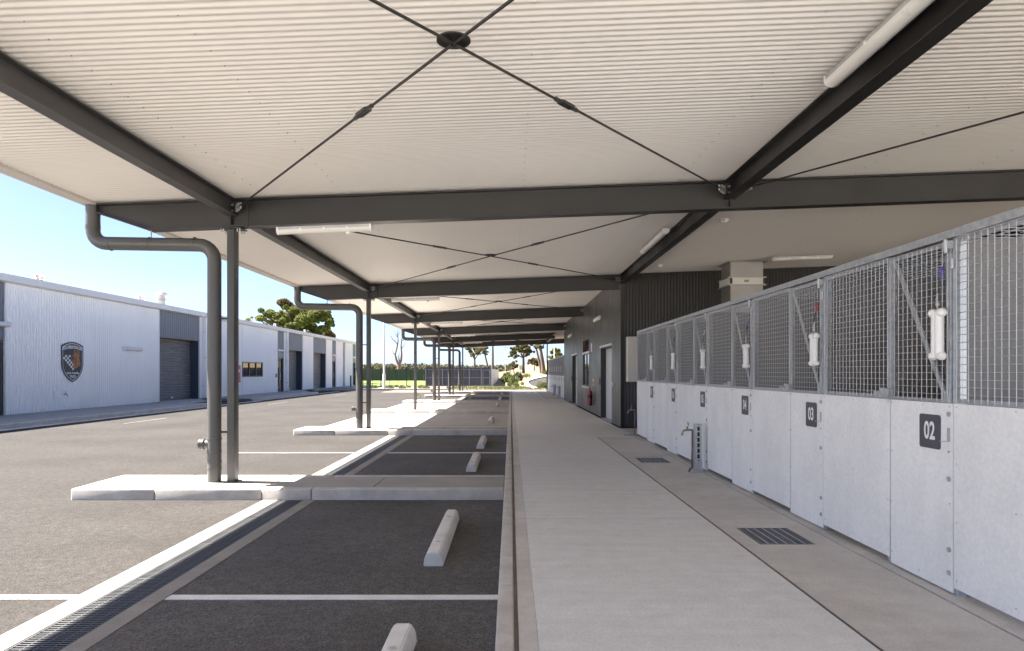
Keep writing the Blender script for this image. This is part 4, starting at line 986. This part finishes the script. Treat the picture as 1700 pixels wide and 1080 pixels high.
# dead tree
dt = thing('dead_tree', (*P(662, 0, 130)[:2], -.2), 'bare dead tree with forked pale trunk above the green fence', 'tree'); m = MB(); rnd = random.Random(4); Yd = 130
def br(pts, r0, r1):
    pp = [P(a, b, Yd) for a, b in pts]; n_ = len(pp); m.tube(pp, [r0+(r1-r0)*i/(n_-1) for i in range(n_)], 7)
br([(663,632),(663,618),(662,604)], .42, .36); br([(662,606),(658,597),(656,588),(659,577),(661,566),(660,552),(661,545)], .26, .05); br([(663,606),(666,598),(667,588),(666,574),(667,563),(669,556)], .25, .05)
br([(661,572),(655,566),(650,560),(646,556)], .1, .02); br([(666,580),(671,572),(674,568)], .09, .02); br([(660,560),(656,552),(654,547)], .07, .02); br([(667,566),(672,563),(676,562)], .07, .02); br([(657,590),(653,586),(651,581)], .1, .03); br([(661,556),(664,550),(665,545)], .06, .02); br([(651,561),(650,554)], .05, .015); br([(660,566),(651,563),(647,564)], .05, .015); br([(663,600),(662,592),(663,584)], .14, .03)
m.build('trunk', 'bark_pale', dt, smooth=True)
# gums beyond
def gum(base_px, Y, top_py, clpx, n, label, leaf='leaf_gum', tr=.3, size=.2, seed=1, lean=0, bz=None):
    x0 = (base_px-848)*Y/1133; z0 = hz(x0, Y); hh = H+(617.5-top_py)*Y/1133-z0
    rg = random.Random(seed*7); cl_ = []
    for (px, py, r) in clpx:
        cl_.append((*P(px, py, Y+rg.uniform(-1.5,1.5)), r*Y/1133*.72))
    for (px, py, r) in clpx:
        for _ in range(4): cl_.append((*P(px+rg.gauss(0, r*.6), py+rg.gauss(0, r*.45), Y+rg.uniform(-2,2)), r*Y/1133*rg.uniform(.32, .58)))
    tree('gum_tree', label, 'tree', (x0, Y, z0), hh, 7, cl_, int(n*2.2), size*.8, leaf, 'bark', tr*.75, seed, lean=lean)
gum(788, 120, 594, [(776,578,5),(781,583,5),(789,578,6),(796,581,5),(803,585,4),(793,587,4),(783,587,4),(800,577,5),(786,574,5)], 1500, 'gum tree with open crown standing behind the dark enclosure', seed=11, tr=.28)
gum(813, 128, 572, [(803,580,4),(806,583,3.5),(808,577,4),(812,570,5)], 500, 'leaning gum trunk beside a straight bare trunk behind the enclosure', seed=12, tr=.24, lean=-1.3)
gum(818, 132, 566, [(818,560,7),(824,563,6),(812,560,6)], 900, 'straight thick trunk rising out of view behind the enclosure corner', seed=13, tr=.33)
gum(869, 135, 592, [(850,585,5.5),(854,579,6),(860,577,6),(868,575,6),(876,577,6),(880,583,5),(875,588,4),(856,591,4),(849,590,3.5),(863,582,4),(872,583,5)], 4200, 'large gum tree with round olive crown in the middle distance', seed=14, tr=.38, size=.22)
gum(903, 118, 578, [(893,576,3.5),(898,568,6),(906,566,7)], 700, 'forked thick gum trunk next to the far canopy post', seed=15, tr=.5, lean=-.6)
gum(899, 119, 574, [(889,576,3),(892,572,4)], 300, 'slanting gum trunk leaning left beside the forked trunk', seed=16, tr=.3, lean=-1.0)
gum(922, 128, 596, [(917,585,4),(921,580,5),(926,583,5),(930,588,4),(922,590,5),(914,593,4)], 2400, 'bright green tree showing above the far kennel row', seed=17, tr=.2, leaf='leaf_pine')
gum(887, 150, 602, [(880,600,4.5),(885,596,4.5),(890,599,5),(897,600,4),(884,603,4),(893,604,4)], 2000, 'low bushy brownish tree right of the large gum', seed=18, tr=.18, leaf='leaf_brown')
gum(853, 170, 606, [(847,605,4),(852,603,4.5),(858,606,4),(855,609,4)], 1300, 'low dark bushy tree left of the large gum trunk', seed=19, tr=.18)
# shrubs
def shrub(px, py, Y, w_px, h_px, leaf, label, seed, n=260):
    x, _, z0 = P(px, 0, Y); z0 = hz(x, Y) if Y > 69 else -.1
    wv, hv = w_px*Y/1133, h_px*Y/1133; rnd = random.Random(seed); m_ = MB()
    t = thing('shrub', (x, Y, z0), label, 'shrub', 'shrubs beyond the canopy')
    for _ in range(n):
        a = rnd.uniform(0, 2*math.pi); r = wv/2*math.sqrt(rnd.random()); zz = hv*(rnd.random()**.8)*(1-.55*(2*r/wv)**2)
        p = Vector((x+r*math.cos(a), Y+r*math.sin(a)*.8, z0+zz*.75)); d = Vector((math.cos(a)*r/wv*1.2, math.sin(a)*r/wv, .9)).normalized(); d += Vector((rnd.gauss(0,.3), rnd.gauss(0,.3), rnd.gauss(0,.2)))
        s_ = hv*rnd.uniform(.15, .32); b = d.cross(Vector((rnd.gauss(0,1), rnd.gauss(0,1), rnd.gauss(0,1)))).normalized()*s_*.16
        m_.raw([p-b, p+b, p+d*s_+b*.4, p+d*s_-b*.4], [(0,1,2,3)])
    m_.build('foliage', leaf, t)
    m_ = MB()
    for i in range(5): m_.tube([(x, Y, z0-.05), (x+rnd.uniform(-.3,.3)*wv, Y+rnd.uniform(-.2,.2)*wv, z0+hv*.5)], [.02, .008], 5)
    m_.build('stems', 'bark', t)
sl_ = [(623,0,61,9,6,'leaf_shrub','dark green shrub just right of the second canopy column'),(640,0,62,8,6,'leaf_grey','grey green shrub touching the light pole on its right'),(649,0,60,11,8,'leaf_grey','grey green bushy shrub a little right of the light pole'),
       (658,0,64,7,6,'leaf_grey','small pale shrub between the light pole and the dead tree'),(668,0,59,11,8,'leaf_grey','spreading grey green shrub in front of the dead tree'),(679,0,63,7,5,'leaf_grey','low shrub beside the third canopy column'),
       (700,0,60,12,8,'leaf_shrub','leafy shrub before the left end of the dark enclosure'),(709,0,58,9,7,'leaf_grey','pale shrub before the second frame post of the enclosure'),(757,0,59,8,4,'leaf_shrub','low green clump between the distant downpipes'),
       (843,0,84,16,22,'leaf_shrub','tall leafy bush right of the enclosure side wall'),(852,0,80,14,16,'leaf_shrub','broad green bush next to the thin pole'),(860,0,92,14,18,'leaf_grey','pale green bush left of the curving road'),
       (857,0,66,9,10,'leaf_shrub','round pale green shrub standing forward on the verge'),(867,0,76,6,7,'leaf_shrub','small shrub at the left kerb of the curving road'),(875,0,104,12,9,'leaf_shrub','rounded olive shrub at the bend of the curving road'),
       (899,0,61,14,13,'leaf_shrub','tall grassy shrub before the right kerb of the curving road'),(906,0,60,9,12,'leaf_shrub','grassy shrub at the foot of the far canopy post'),(905,0,112,9,8,'leaf_shrub','yellowish shrub under the forked gum trunk'),(846,0,72,9,9,'leaf_shrub','low spreading shrub at the enclosure corner')]
for i, (px, py, Y, a, b, lf, lb) in enumerate(sl_): shrub(px, py, Y, a, b, lf, lb, 100+i, 420 if b > 12 else 260)
# grass on the verge
rnd = random.Random(9); m_ = MB()
for _ in range(9000):
    x = rnd.uniform(-5.5, 4.2); y = rnd.uniform(56, 66)
    if rnd.random() > .35+.5*math.exp(-((x+.5)/2.2)**2): continue
    h_ = rnd.uniform(.06, .2); a = rnd.uniform(0, math.pi); dx, dy = .02*math.cos(a), .02*math.sin(a); lx = rnd.gauss(0, .04)
    m_.raw([(x-dx, y-dy, -.09), (x+dx, y+dy, -.09), (x+lx, y, -.08+h_)], [(0,1,2)])
go = m_.build('verge_grass', 'leaf_shrub'); tag(go, 'patchy green grass on the verge past the canopy', 'grass', kind='stuff')
# far woodland
rnd = random.Random(21); cl_ = []
for i in range(210):
    Y = rnd.uniform(230, 330); px = rnd.uniform(560, 850); py = rnd.uniform(607.5, 612) if px < 745 else rnd.uniform(609, 613)
    x_, y_, z_ = P(px, py, Y); cl_.append((x_, y_, z_, rnd.uniform(.9, 2.0)))
    cl_.append((x_+rnd.uniform(-2,2), y_, max(.5, z_-2), 2.0))
wd_ = leaves(cl_, 24000, .55, 22, .6).build('woodland', 'far_leaf'); tag(wd_, 'distant line of olive trees along the horizon', 'woodland', kind='stuff')
# far ridge
m = MB(); xs_ = [-2200+i*60 for i in range(74)]; rnd = random.Random(8)
prof = [8+7*math.sin(i*.21)+3*math.sin(i*.6+1)+rnd.uniform(0, 1.5) for i in range(74)]
m.raw([(x, 1700, -1) for x in xs_]+[(x, 1760, max(3, p)) for x, p in zip(xs_, prof)]+[(x, 1900, -1) for x in xs_], [(i, i+1, 75+i-1+0, 74+i) for i in range(73)]+[(74+i, 75+i, 149+i, 148+i) for i in range(73)])
struct(m.build('hills', 'far_hill', smooth=True))
